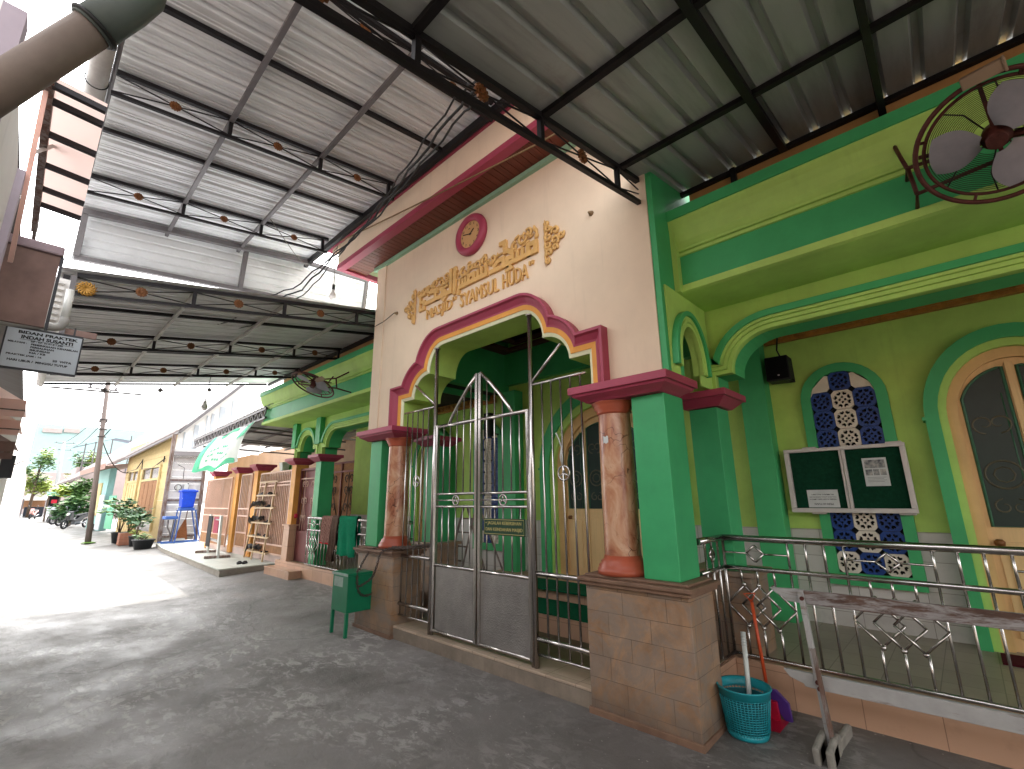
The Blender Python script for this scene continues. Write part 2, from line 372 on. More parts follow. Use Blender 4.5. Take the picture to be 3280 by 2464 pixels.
    def pieces(s):
        """split into the separate pieces (touching or overlapping solids stay together)"""
        par = list(range(len(s.v)))
        def root(i):
            while par[i] != i: par[i] = par[par[i]]; i = par[i]
            return i
        for f in s.f:
            for i in f[1:]: par[root(i)] = root(f[0])
        isl = {}
        for k, f in enumerate(s.f): isl.setdefault(root(f[0]), []).append(k)
        items = []
        for ks in isl.values():
            P = [s.v[i] for k in ks for i in s.f[k]]
            items.append([ks, [min(p[j] for p in P) - .002 for j in range(3)], [max(p[j] for p in P) + .002 for j in range(3)]])
        done = False
        while not done:
            done = True
            for i in range(len(items)):
                for j in range(i + 1, len(items)):
                    a, b = items[i], items[j]
                    if all(a[1][q] <= b[2][q] and b[1][q] <= a[2][q] for q in range(3)):
                        a[0] += b[0]; a[1] = [min(x) for x in zip(a[1], b[1])]; a[2] = [max(x) for x in zip(a[2], b[2])]
                        items.pop(j); done = False; break
                if not done: break
        out = []
        for ks, _, _ in items:
            m = MB(); mp = {}
            for k in ks:
                f = []
                for i in s.f[k]:
                    if i not in mp: mp[i] = len(m.v); m.v.append(s.v[i])
                    f.append(mp[i])
                m.f.append(f); m.sm.append(s.sm[k]); m.mi.append(s.mi[k])
            out.append(m)
        return out
    def build(s, name, mats, parent=None, bevel=0, weld=False):
        if name in EACH and parent:
            p = s.pieces()
            if len(p) > 1: return [q.build1(name, mats, parent, bevel, weld) for q in p][0]
        return s.build1(name, mats, parent, bevel, weld)
    def build1(s, name, mats, parent=None, bevel=0, weld=False):
        me = bpy.data.meshes.new(name); org = WL.get(parent, V((0, 0, 0)))
        me.from_pydata([p - org for p in s.v], [], s.f)
        for m in (mats if isinstance(mats, (list, tuple)) else [mats]): me.materials.append(m)
        for p, a, b in zip(me.polygons, s.sm, s.mi): p.use_smooth = a; p.material_index = b
        bm = bmesh.new(); bm.from_mesh(me)
        if weld: bmesh.ops.remove_doubles(bm, verts=bm.verts, dist=1e-5)
        bmesh.ops.recalc_face_normals(bm, faces=bm.faces); bm.to_mesh(me); bm.free()
        o = bpy.data.objects.new(name, me); COL.objects.link(o)
        if parent: o.parent = parent
        WL[o] = org
        if bevel:
            b = o.modifiers.new('edge_wear', 'BEVEL'); b.width = bevel; b.segments = 2; b.limit_method = 'ANGLE'; b.angle_limit = R(40)
        return o
WL = {}
EACH = set('parapet_board pilaster portal_side_wall verandah_ceiling verandah_end_wall rafter purlin wall_post beam_pilaster gate_post gate_bar grille_bar baluster hanging_end_bar printed_text bar glass_motif shutter upright post wire_tie cement_foot plinth_cap porch_side_beam porch_step step_carpet ladder_rail ladder_rung batten corner_post electric_meter cross_arm hanger printed_photo printed_line wire_clamp rusty_bolt gable_batten door window roof_board verandah_roof raised_panel diamond_ornament cage_strut wall_hook inner_sheet front_bar stand_frame drain_leg wall_cable meter_cable roof_red_trim column_moulding gold_frieze'.split())
def thing(name, label, cat, loc=(0, 0, 0), group=None):
    o = bpy.data.objects.new(name, None); COL.objects.link(o); o.location = loc; o.empty_display_size = .1
    o['label'] = label; o['category'] = cat
    if group: o['group'] = group
    WL[o] = V(loc); return o
def tag(o, label, cat, group=None):
    o['label'] = label; o['category'] = cat
    if group: o['group'] = group
    return o
def struct(o): o['kind'] = 'structure'; return o
def single(mb, name, mat, label, cat, loc, group=None, bevel=0):
    """a thing that is one mesh, its origin at its base"""
    e = object(); WL_key = V(loc)
    me = bpy.data.meshes.new(name); me.from_pydata([p - WL_key for p in mb.v], [], mb.f)
    for m in (mat if isinstance(mat, (list, tuple)) else [mat]): me.materials.append(m)
    for p, a, b in zip(me.polygons, mb.sm, mb.mi): p.use_smooth = a; p.material_index = b
    bm = bmesh.new(); bm.from_mesh(me); bmesh.ops.recalc_face_normals(bm, faces=bm.faces); bm.to_mesh(me); bm.free()
    o = bpy.data.objects.new(name, me); COL.objects.link(o); o.location = loc; WL[o] = V(loc)
    if bevel:
        b = o.modifiers.new('edge_wear', 'BEVEL'); b.width = bevel; b.segments = 2; b.limit_method = 'ANGLE'
    return tag(o, label, cat, group)

def lettering(mb, body, org, u, v, w, h, depth, bold=.0, mi=0):
    """a line of Latin text fitted to w x h; org is its lower left corner, depth along u x v"""
    cu = bpy.data.curves.new('lettering_line', 'FONT'); cu.body = body; cu.size = 1; cu.offset = bold; cu.resolution_u = 3
    ob = bpy.data.objects.new('lettering_line', cu); COL.objects.link(ob)
    dg = bpy.context.evaluated_depsgraph_get(); dg.update()
    me = ob.evaluated_get(dg).to_mesh()
    pts = [x.co.copy() for x in me.vertices]; fs = [list(p.vertices) for p in me.polygons]
    ob.evaluated_get(dg).to_mesh_clear(); bpy.data.objects.remove(ob); bpy.data.curves.remove(cu)
    if not pts: return
    x0 = min(p.x for p in pts); x1 = max(p.x for p in pts); y0 = min(p.y for p in pts); y1 = max(p.y for p in pts)
    u = V(u); v = V(v); n = u.cross(v); org = V(org)
    top = [org + u * ((p.x - x0) / (x1 - x0) * w) + v * ((p.y - y0) / (y1 - y0) * h) + n * depth for p in pts]
    k = len(pts); edge = {}
    for f in fs:
        for a, b in zip(f, f[1:] + f[:1]): edge[(a, b)] = edge.get((a, b), 0) + 1
    sides = [(a, b, b + k, a + k) for (a, b) in edge if (b, a) not in edge]
    mb.add(top + [p - n * depth for p in top], fs + sides, mi=mi)

def arc(cx, cz, rx, rz, a0, a1, n):
    return [(cx + rx * cos(a0 + (a1 - a0) * i / n), cz + rz * sin(a0 + (a1 - a0) * i / n)) for i in range(n + 1)]
def spiral(mb, c, fn, r0, r1, a0, turns, t, n=16, mi=0, seg=5):
    pts = []
    for i in range(n + 1):
        f = i / n; r = r0 + (r1 - r0) * f; a = a0 + turns * 2 * pi * f
        pts.append(fn(c[0] + r * cos(a), c[1] + r * sin(a), 0))
    mb.tube(pts, [t * (.55 + .45 * sin(pi * min(1, .15 + i / n))) for i in range(n + 1)], seg, mi=mi)
def XZ(y, sgn=-1): return lambda u, w, d: V((u, y + sgn * d, w))   # sgn -1: depth grows towards the street
def YZ(x): return lambda u, w, d: V((x + d, u, w))

# ------------------------------------------------------------------ ground
def zg(x, y):
    t = max(0, min(1, (-5 - x) / 4))
    return .045 * max(0, min(2.4, y - 1.9)) + .035 * t
xs = [-400, -200, -120, -80, -60, -45, -35, -28] + [-24 + i * .5 for i in range(65)] + [10, 14, 25, 60, 200]
ys = [-300, -100, -40, -15, -8, -4, -2] + [-1.5 + i * .3 for i in range(22)] + [6, 8, 12, 20, 50, 150, 400]
gm = MB(); gm.add([(x, y, zg(x, y)) for y in ys for x in xs],
   [(j * len(xs) + i, j * len(xs) + i + 1, (j + 1) * len(xs) + i + 1, (j + 1) * len(xs) + i) for j in range(len(ys) - 1) for i in range(len(xs) - 1)], True)
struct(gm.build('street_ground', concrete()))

# ------------------------------------------------------------------ the mosque
CX = -3.635                                   # axis of the portal
mosque = thing('mosque_building', 'green and lime mosque with a cream arched portal and red trim', 'mosque', (CX, 4.2, 0))
def mir(x): return 2 * CX - x

# portal outline (half), offset o outwards
def half(o, n=10):
    p = [(1.45 + o, 2.5), (1.45 + o, 2.83 + o)]
    a0 = math.asin(min(1, o / (.28 + o))); a1 = math.acos(max(-1, min(1, (-.015 + o) / (.295 + o))))
    p += arc(.93, 2.83, .295 + o, .28 + o, a0, a1, n)
    ze = 2.83 + (.28 + o) * sin(a1)
    p += arc(.65, 3.11, .265 + o, .32 + o, math.asin(max(0, min(1, (ze - 3.11) / (.32 + o)))), pi / 2, n)
    return p
def outline(o):
    h = half(o); return [(CX + x, z) for x, z in h] + [(CX - x, z) for x, z in reversed(h)]
F = 3.3
ol = outline(.0)
# front wall with the arch cut out of it
w = MB(); WX0, WX1, WT = -5.92, -1.535, 5.1
wall_poly = [(WX0, 2.47), (ol[-1][0] - .13, 2.47)] + [(p[0], p[1]) for p in reversed(outline(.13))][0:] + [(ol[0][0] + .13, 2.47), (WX1, 2.47), (WX1, WT), (WX0, WT)]
w.prism(wall_poly, XZ(F, 1), 0, .3)
w.box(-5.92, -5.69, F - .018, F - .001, 2.47, 5.02)
w.build('portal_wall', M['cream'], mosque)
sd = MB(); sd.prism([(F + .012, 2.47), (3.6, 2.47), (3.6, 3.3), (5.72, 3.3), (5.72, 5.1), (F + .012, 5.1)], YZ(WX1 + .001), 0, .05); sd.prism([(F + .012, 2.47), (3.6, 2.47), (3.6, 3.3), (5.72, 3.3), (5.72, 5.1), (F + .012, 5.1)], YZ(WX0 - .05), 0, .049)
sd.build('portal_side_wall', M['green'], mosque)
for o0, o1, d0, d1, nm, mt in ((.0, .035, .0, .015, 'arch_inner_trim', 'cream2'), (.035, .085, .022, .03, 'arch_gold_trim', 'orange')):
    a, b = outline(o0), outline(o1)
    m = MB(); m.strip([[V((x, F + .012, z)) for x, z in a], [V((x, F - d0, z)) for x, z in a], [V((x, F - d1, z)) for x, z in b], [V((x, F + .012, z)) for x, z in b]])
    m.build(nm, M[mt], mosque)
m = MB()
prof = [(.085, -.05), (.085, .03), (.105, .035), (.15, .07), (.165, .1), (.19, .1), (.19, -.001)]
m.strip([[V((x, F - d, z)) for x, z in outline(o)] for o, d in prof]); m.build('arch_red_moulding', M['maroon'], mosque)
m = MB(); m.strip([[V((x, F + .0125, z)) for x, z in outline(0)], [V((x, F + .42, z)) for x, z in outline(0)]]); m.strip([[V((x, F + .42, z)) for x, z in outline(0)], [V((x, F + .42, 4.05 if abs(x - CX) < 1.4 else z)) for x, z in outline(0)]])
m.build('arch_soffit', M['lime_in'], mosque)
# gable roof over the portal
EX0, EX1 = -6.4, -.87
m = MB(); m.box(EX0, EX1, 2.86, 2.95, 5.11, 5.47); m.box(EX0, EX0 + .09, 2.95, 4.6, 5.11, 5.47); m.box(EX0 - .2, EX0 + .05, 2.85, 3.2, 5.405, 5.472); m.build('roof_fascia', M['cream'], mosque)
m = MB(); m.box(EX0 - .004, EX1, 2.845, 2.955, 5.03, 5.109); m.box(EX0 - .004, EX0 + .09, 2.957, 4.6, 5.03, 5.109)
m.box(EX0 - .36, EX1 + .36, 2.83, 2.99, 5.474, 5.57); m.build('roof_red_trim', M['maroon'], mosque, .006)
m = MB()
for i in range(62):
    x = EX0 + .09 + i * .0872; m.box(x, x + .081, 2.956, 3.295, 5.06, 5.075)
m.build('soffit_boards', M['soffit'], mosque)
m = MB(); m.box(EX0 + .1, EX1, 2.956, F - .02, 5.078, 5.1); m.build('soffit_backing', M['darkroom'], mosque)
m = MB(); m.box(-6.0, EX1, 3.255, F - .001, 5.0, 5.055); m.build('soffit_batten', M['seagreen'], mosque)
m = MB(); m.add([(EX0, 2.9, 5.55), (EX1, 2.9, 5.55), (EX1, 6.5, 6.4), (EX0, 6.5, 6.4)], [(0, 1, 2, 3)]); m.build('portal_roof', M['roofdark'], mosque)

# portal pillars: stone plinth, marble column, green pier, red cap
for mx in (0, 1):
    fx = (lambda x: mir(x)) if mx else (lambda x: x)
    def bx(m, a, b, *r, **k): a, b = sorted((fx(a), fx(b))); m.box(a, b, *r, **k)
    m = MB(); bx(m, -2.27, -1.445, 3.2, 3.6, .0, .94); m.build('portal_plinth', M['stone'], mosque, .006)
    m = MB(); bx(m, -2.285, -1.43, 3.185, 3.62, .0, .1); bx(m, -2.3, -1.415, 3.165, 3.63, .941, .97); bx(m, -2.315, -1.40, 3.145, 3.65, .971, 1.0); bx(m, -2.27, -1.44, 3.19, 3.6, 1.001, 1.02)
    m.build('plinth_cap', M['stonecap'], mosque, .006)
    m = MB(); bx(m, -1.79, -1.515, 3.25, 3.58, 1.02, 2.36); m.build('green_pier', M['pillar'], mosque, .006)
    cx = fx(-2.025); c = (cx, 3.37, 0)
    m = MB(); m.lathe([(.142, 1.14), (.14, 1.5), (.134, 2.1), (.13, 2.3)], c, 40, caps=False); m.build('marble_column', M['marble'], mosque)
    m = MB(); m.lathe([(.2, 1.021), (.2, 1.06), (.185, 1.07), (.19, 1.085), (.17, 1.1), (.172, 1.115), (.15, 1.13), (.143, 1.16)], c, 40)
    m.lathe([(.13, 2.26), (.145, 2.28), (.14, 2.295), (.165, 2.315), (.16, 2.33), (.18, 2.35), (.185, 2.37), (.17, 2.38)], c, 40); m.build('column_moulding', M['redbase'], mosque)
    m = MB(); bx(m, -2.285, -1.405, 3.08, 3.64, 2.43, 2.492)
    x0, x1 = sorted((fx(-2.285), fx(-1.405)))
    for (e0, z0), (e1, z1) in (((.11, 2.362), (.085, 2.38)), ((.085, 2.38), (.03, 2.41)), ((.03, 2.41), (.02, 2.429))):
        m.strip([[V(p) for p in ((x0 + e, 3.08 + e, z), (x1 - e, 3.08 + e, z), (x1 - e, 3.64 - e, z), (x0 + e, 3.64 - e, z))] for e, z in ((e0, z0), (e1, z1))], True)
    e = .11; m.add([(x0 + e, 3.08 + e, 2.362), (x1 - e, 3.08 + e, 2.362), (x1 - e, 3.64 - e, 2.362), (x0 + e, 3.64 - e, 2.362)], [(0, 1, 2, 3)])
    m.build('red_capital', M['maroon'], mosque, .004)

# steps and floors
m = MB(); m.box(-5.06, -2.272, 3.235, 3.262, -.05, .172); m.build('front_step_riser', paint('stained_concrete_riser', '#8a7d70', .85, .3, 4, .4, grime=.7), mosque)
m = MB(); m.box(-5.06, -2.272, 3.235, 3.55, .173, .195); m.build('front_step_tiles', M['steptile'], mosque, .004)
m = MB(); m.box(-5.06, -2.272, 3.551, 4.17, .15, .19); m.build('porch_floor', M['darkfloor'], mosque)
m = MB(); m.box(-5.6, -1.66, 4.171, 4.79, .02, .365); m.box(-5.6, -1.66, 4.791, 5.7, .02, .488); m.build('porch_step', M['basetile'], mosque)
m = MB(); m.box(-4.62, -2.5, 4.19, 4.785, .367, .38); m.box(-4.62, -2.5, 4.72, 5.3, .4885, .502); m.build('step_carpet', M['carpet'], mosque, .004)
for mx in (0, 1):
    x0, x1 = sorted([mir(-1.52), mir(4.2)] if mx else [-1.52, 4.2]); e0, e1 = (-11.0, -5.75) if mx else (-1.52, 4.2)
    m = MB(); m.box(e0, e1, 4.1, 4.2, -.02, .372); m.build('verandah_base_wall', M['basetile'], mosque, .004)
    m = MB(); m.box(e0 - (.3 if not mx else 0), e1, 4.2, 5.72, .3, .37); m.build('verandah_floor', M['palefloor'] if not mx else M['darkfloor'], mosque)
m = MB(); m.box(-1.56, -1.521, 3.6, 4.2, -.02, .372); m.box(mir(-1.521), mir(-1.56), 3.6, 4.2, -.02, .372); m.build('verandah_end_wall', M['basetile'], mosque)

# back wall
m = MB(); m.box(-10.9, 4.2, 5.72, 5.9, 1.255, 4.4); m.build('back_wall', M['lime_in'], mosque)
m = MB(); m.box(-10.9, 4.2, 5.71, 5.9, .3, 1.254); m.build('dado', M['dado'], mosque)
m = MB()
for x0, x1 in ((-1.66, -1.4), (1.9, 2.2), (-5.46, -5.18), (mir(2.2), mir(1.9))): m.box(x0, x1, 5.5, 5.709, .37, 3.36)
m.build('pilaster', M['green'], mosque, .005)

# blue and white breeze-block windows
def breeze(wx, zb, zs, hw):
    """window centre wx, bottom zb, springing zs, half width hw"""
    zt = zs + hw * 1.02
    out = [(-hw - .09, zb - .11), (hw + .09, zb - .11), (hw + .09, zs)] + arc(0, zs, hw + .09, hw * 1.02 + .09, 0, pi, 16) + [(-hw - .09, zs)]
    inn = [(-hw, zb), (hw, zb), (hw, zs)] + arc(0, zs, hw, hw * 1.02, 0, pi, 16) + [(-hw, zs)]
    fn = lambda u, v, d: V((wx + u, 5.709 - d, v))
    m = MB(); m.prism(out, fn, 0, .055, [inn]); fr = m.build('window', M['green'], mosque, .006)
    m = MB(); m.prism(inn, fn, .0008, .006); m.build('painted_dark_room', M['darkroom'], fr)  # near-black sheet painted in for the unlit room behind the blocks
    p = 2 * hw / 3; nrow = round((zt - zb) / (p * 1.07)); q = (zt - zb) / nrow; blu = MB(); whi = MB()
    for r_ in range(nrow):
        for c_ in range(3):
            u0 = -hw + c_ * p; v0 = zb + r_ * q; cx_, cz = u0 + p / 2, v0 + q / 2
            if cz > zs + .02 and ((cx_ / hw) ** 2 + ((cz - zs) / (hw * 1.02)) ** 2) > 1.0: 
                if ((cx_ / hw) ** 2 + ((cz - zs) / (hw * 1.02)) ** 2) > 1.7: continue
            white = (c_ == 1) ^ (r_ in (0, nrow - 1))
            t = whi if white else blu
            e = .49; k = .33
            oc = [(cx_ + a * p, cz + b * q) for a, b in ((-k, -e), (k, -e), (e, -k), (e, k), (k, e), (-k, e), (-e, k), (-e, -k))]
            if cz + q / 2 > zs:                         # trim to the arch
                oc = [(a, min(b, zs + hw * 1.01 * sqrt(max(0, 1 - min(1, (a / hw) ** 2))) + .004)) for a, b in oc]
            holes = []
            full = c_ == 1 or cz + q / 2 < zs + hw * .35
            if full:
                for i in range(8):                       # eight petals round the rim
                    a = i * pi / 4 + pi / 8
                    holes.append([(cx_ + rr * p * cos(a + da), cz + rr * q * sin(a + da)) for rr, da in ((.235, 0), (.325, -.33), (.43, -.2), (.375, 0), (.43, .2), (.325, .33))][::-1])
                for i in range(4):
                    a = i * pi / 2
                    holes.append([(cx_ + rr * p * cos(a + da), cz + rr * q * sin(a + da)) for rr, da in ((.065, 0), (.14, -.62), (.215, 0), (.14, .62))][::-1])
            t.prism(oc, fn, .012, .04, holes)
    blu.build('blue_breeze_blocks', M['blueblock'], fr); whi.build('white_breeze_blocks', M['whiteblock'], fr)
breeze(-.745, .86, 2.55, .275)
breeze(mir(-.745) + .52, .86, 2.55, .275)

# arched doors
def arched_door(cx, hw, zs, zb, rz, leaves):
    fn = lambda u, v, d: V((cx + u, 5.709 - d, v))
    def hs(w_, r_): return [(w_, zb), (w_, zs)] + arc(0, zs, w_, r_, 0, pi, 20) + [(-w_, zs), (-w_, zb)]
    def band(w0, r0, w1, r1): return hs(w0, r0) + list(reversed(hs(w1, r1)))
    m = MB(); m.prism(band(hw, rz, hw * .84, rz * .84), fn, 0, .16)
    for s_ in (-1, 1): m.box(cx + s_ * hw - .02, cx + s_ * hw + .02, 5.54, 5.708, zs - .02, zs + .012)
    m.build('door_surround', M['green'], mosque, .008)
    m = MB(); m.prism(band(hw * .84, rz * .84, hw * .75, rz * .75), fn, 0, .13); m.build('door_reveal', M['lime'], mosque)
    m = MB(); m.prism(band(hw * .75, rz * .75, hw * .63, rz * .63), fn, 0, .075); d_ = m.build('door', M['doorframe'], mosque, .006)
    m = MB(); m.prism(hs(hw * .63, rz * .63), fn, .002, .03); m.build('door_panel', M['door'], d_)
    wl = 2 * hw * .63 / leaves; gl = MB(); ld = MB(); pn = MB(); mo = MB()
    for i in range(leaves):
        u0 = -hw * .63 + i * wl; u1 = u0 + wl; a, b = u0 + wl * .12, u1 - wl * .12
        z0 = zb + .95; n = 10; top = []
        for j in range(n + 1):
            u = b + (a - b) * j / n; top.append((u, zs + rz * .54 * sqrt(max(0.02, 1 - (u / (hw * .6)) ** 2))))
        gp = [(a, z0), (b, z0)] + top
        gl.prism(gp, fn, .03, .036)
        ld.tube([fn(u, v, .036) for u, v in gp], .012, 4, True)
        mid = (a + b) / 2; g = min(.3, (b - a) * .4)
        mo.ring(fn(mid, z0 + .42, .037), (0, -1, 0), g, .008, 24, 4); mo.ring(fn(mid, z0 + .42, .037), (0, -1, 0), g * .55, .006, 8, 4)
        for s_ in (-1, 1):
            spiral(mo, (mid + s_ * g * .4, z0 + .85), lambda u, v, d: fn(u, v, .037), g * .75, .02, -pi / 2, s_ * 1.1, .008)
            spiral(mo, (mid + s_ * g * .4, z0 + .16), lambda u, v, d: fn(u, v, .037), g * .55, .02, pi / 2, -s_ * 1.0, .007)
        ld.tube([fn(mid + g * .9, z0, .037), fn(mid + g * .9, z0 + 1.1, .037)], .005, 4)
        pn.prism([(a, zb + .1), (b, zb + .1), (b, z0 - .12), (a, z0 - .12)], fn, .03, .045)
        pn.prism([(a + .05, zb + .15), (b - .05, zb + .15), (b - .05, z0 - .17), (a + .05, z0 - .17)], fn, .045, .055)
        if i: pn.prism([(u0 - .025, zb), (u0 + .025, zb), (u0 + .025, zs + rz * .58), (u0 - .025, zs + rz * .58)], fn, .031, .05)
    gl.build('stained_glass', M['stained'], d_); ld.build('glass_leading', M['leadgreen'], d_); mo.build('glass_motif', M['leadpale'], d_); pn.build('raised_panel', M['door'], d_, .004)
    m = MB(); kx = cx - hw * .63 + wl * .16; m.lathe([(.0, 0), (.03, .0), (.035, .03), (.02, .05)], (kx, 5.66, zb + .8), 14); m.build('door_knob', M['bronze'], d_)
arched_door(.45, .6, 2.25, .37, .74, 2)
arched_door(-3.58, 1.13, 2.03, .49, 1.15, 4)
arched_door(mir(.45) + .2, .6, 2.25, .37, .74, 2)

# ceilings and inner beams
m = MB(); m.box(-1.6, 4.2, 4.3, 5.9, 3.40, 3.5); m.box(-11.2, -5.63, 4.47, 5.9, 3.40, 3.5); m.build('verandah_ceiling', M['ceil'], mosque)
m = MB(); m.box(-5.5, -1.76, 3.7, 5.9, 4.3, 4.36); m.build('porch_ceiling', M['ceil'], mosque)
m = MB()
for e, z0, z1 in ((0, 4.06, 4.12), (.35, 4.14, 4.2), (.7, 4.22, 4.3)):
    x0, x1, y0, y1 = -5.5 + e, -1.76 - e, 3.72 + e * .6, 5.71 - e * .6; t = .22 if e == 0 else .06
    m.box(x0, x1, y1 - t, y1, z0, z1); m.box(x0, x1, y0, y0 + t, z0, z1); m.box(x0, x0 + t, y0 + t + .001, y1 - t - .001, z0, z1); m.box(x1 - t, x1, y0 + t + .001, y1 - t - .001, z0, z1)
m.build('ceiling_tray', M['ceiltrim'], mosque)
m = MB(); m.box(-5.62, -5.5, 3.61, 5.709, 3.37, 4.3); m.box(-1.75, -1.62, 3.61, 5.709, 3.37, 4.3); m.build('porch_side_beam', M['green'], mosque)
m = MB(); m.box(-5.5, -1.75, 5.6, 5.709, 3.5, 4.06); m.build('porch_rear_beam', M['green'], mosque)
m = MB()
for x0, x1 in ((-1.38, 1.9), (-8.9, -5.82)):
    m.box(x0, x1, 5.65, 5.708, 3.26, 3.398)
    k = int((x1 - x0) / .11)
    for i in range(k): m.taper((x0 + .05 + i * .11, 5.645, 3.30), .075, .03, (x0 + .05 + i * .11, 5.635, 3.36), .03, .03)
m.build('gold_frieze', M['gold2'], mosque)

# verandah columns, caps, beams, arches, cornices
def column(x0, x1, y0, low, mat='pillar', plinth='stone'):
    m = MB(); m.box(x0, x1, y0, y0 + .28, low, 2.36); m.build('verandah_column', M[mat], mosque, .005)
    if plinth:
        m = MB(); m.box(x0 - .12, x1 + .12, y0 - .04, y0 + .38, .1, .96); m.box(x0 - .16, x1 + .16, y0 - .07, y0 + .41, .961, 1.0); m.build('column_plinth', M[plinth], mosque, .005)
    m = MB(); m.box(x0 - .13, x1 + .13, y0 - .13, y0 + .41, 2.44, 2.5)
    m.taper(((x0 + x1) / 2, y0 + .14, 2.365), x1 - x0 + .06, .34, ((x0 + x1) / 2, y0 + .14, 2.439), x1 - x0 + .22, .5); m.build('red_capital', M['maroon'], mosque, .006)
column(-1.715, -1.465, 4.17, .96); column(mir(-1.465), mir(-1.715), 4.17, .96)
column(-9.55, -9.31, 4.17, .3, plinth=None); column(-10.75, -10.53, 4.17, 1.08, 'fenceo', None)
m = MB(); m.box(-10.79, -10.49, 4.13, 4.5, .05, 1.07); m.box(-10.82, -10.46, 4.1, 4.53, 1.071, 1.1); m.build('column_plinth', M['basetile'], mosque, .005)
BF = 4.2; SP, TOP = 2.66, 2.965
def arch_half(o, x_in, x_e, rx):
    """from the jamb at x_in (column side) to the flat crown; offset o away from the opening"""
    p = [(x_in - o, 2.5), (x_in - o, SP - .02 + o), (x_in + .12 - o, SP + o)]
    p[2] = (x_in + .15 - o, SP - .02 + o)
    p += [(x_in + .15 + rx - (rx + o) * cos(a), SP + (TOP - SP + o) * sin(a)) for a in [i * pi / 20 for i in range(1, 11)]]
    return p
def beam(xa, xb, jl, jr, rx, parts=True):
    """a beam face from xa to xb with one arch between jambs jl and jr"""
    def ol_(o):
        l = arch_half(o, jl, 0, rx); r_ = [(jl + jr - x, z) for x, z in arch_half(o, jl, 0, rx)]
        return l + list(reversed(r_))
    o = ol_(.0)
    m = MB(); m.prism([(xa, 2.5)] + o + [(xb, 2.5), (xb, 3.3), (xa, 3.3)], XZ(BF, 1), 0, .26); m.build('beam_face', M['lime'], mosque)
    m = MB(); m.strip([[V((x, BF - d, z)) for x, z in ol_(q)] for q, d in ((.0, -.01), (.0, .05), (.032, .05), (.034, .042), (.038, .042), (.04, .06), (.068, .06), (.07, .05), (.074, .05), (.076, .07), (.1, .07), (.1, .0))]); m.build('arch_lime_moulding', M['lime'], mosque)
    m = MB(); m.strip([[V((x, BF - d, z)) for x, z in ol_(q)[1:-1]] for q, d in ((.101, -.01), (.101, .09), (.155, .09), (.155, -.01))]); m.build('arch_green_band', M['green'], mosque)
    m = MB(); m.strip([[V((x, BF + d, z)) for x, z in ol_(-.002)] for d in (.02, .275)]); m.build('arch_soffit', M['green'], mosque)
beam(-1.67, 2.35, -1.44, 2.1, .36)
beam(-9.42, -5.93, -9.31 + .02, mir(-1.44), .36)
beam(-10.74, -9.44, -10.52, -9.57, .28)
m = MB()
for x0, x1 in ((-9.55, -9.34), (-10.75, -10.55)): m.box(x0, x1, 4.1, 4.199, 2.72, 3.268)
m.box(-1.7, -1.5, 4.1, 4.199, 2.85, 3.268); m.build('beam_pilaster', M['green'], mosque, .004)
# the small arch that springs from the portal side to the right verandah column
def side_ol(o):
    return [(3.50 - o, 2.51), (3.50 - o, 2.60)] + [(3.70 - (.2 + o) * cos(a), 2.62 + (.36 + o) * sin(a) ** .9) for a in [i * pi / 24 for i in range(1, 24)]] + [(3.90 + o, 2.60), (3.90 + o, 2.51)]
xp = -1.47
m = MB(); o = side_ol(0); m.prism([(3.36, 2.51)] + o + [(4.16, 2.51), (4.16, 3.268), (3.36, 3.268)], YZ(xp), -.013, 0); m.build('side_beam_face', M['lime'], mosque)
m = MB(); m.strip([[V((xp + d, y, z)) for y, z in side_ol(q)[1:-1]] for q, d in ((.0, -.06), (0, .03), (.028, .03), (.031, .02), (.036, .04), (.06, .04), (.063, .03), (.09, .03), (.09, 0))]); m.build('arch_lime_moulding', M['lime'], mosque)
m = MB(); m.strip([[V((xp + d, y, z)) for y, z in side_ol(q)[1:-1]] for q, d in ((.091, 0), (.091, .05), (.13, .05), (.13, 0))]); m.build('arch_green_band', M['green'], mosque)
m = MB(); m.box(-1.484, -1.44, 3.58, 3.65, 3.27, 3.93); m.build('cornice_end_strip', M['lime'], mosque)
COR = [(4.0, 4.045), (3.55, 4.045), (3.55, 3.93)]
def cornice(x0, x1, ends):
    secs = (('cornice_green_lip', 'green', [(4.0, 4.025), (3.55, 4.025), (3.55, 3.932), (3.57, 3.931)]),
            ('cornice_lime_cove', 'lime', [(3.565, 3.931), (3.57, 3.91), (3.575, 3.86), (3.59, 3.8), (3.615, 3.73), (3.65, 3.675), (3.625, 3.67), (3.625, 3.648), (3.65, 3.645), (3.635, 3.638), (3.635, 3.61), (3.665, 3.606)]),
            ('cornice_green_face', 'green', [(3.652, 3.607), (3.652, 3.335)]),
            ('cornice_lime_lip', 'lime', [(3.66, 3.336), (3.625, 3.334), (3.63, 3.28), (3.66, 3.272), (4.199, 3.272)]))
    for nm, mt, pr in secs:
        m = MB(); ls = []
        for y, z in pr:
            e = y - 3.55
            if ends: ls.append([V((x0 + e, 5.6, z)), V((x0 + e, y, z)), V((x1, y, z))])
            else: ls.append([V((x0, y, z)), V((x1, y, z))])
        m.strip(ls); m.build(nm, M[mt], mosque)
cornice(-1.484, 4.3, False); cornice(-11.44, -5.971, True)
m = MB(); m.box(-1.42, 4.3, 3.98, 4.1, 4.0, 4.425); m.box(-11.3, -6.05, 3.98, 4.1, 4.0, 4.6); m.build('parapet_board', paint('tan_parapet_paint', '#b98c5a', .6), mosque)
m = MB(); m.box(-1.484, 4.3, 4.1, 6, 3.6, 3.7); m.box(-11.2, -5.971, 4.1, 6, 3.6, 3.7); m.build('verandah_roof', M['roofdark'], mosque)

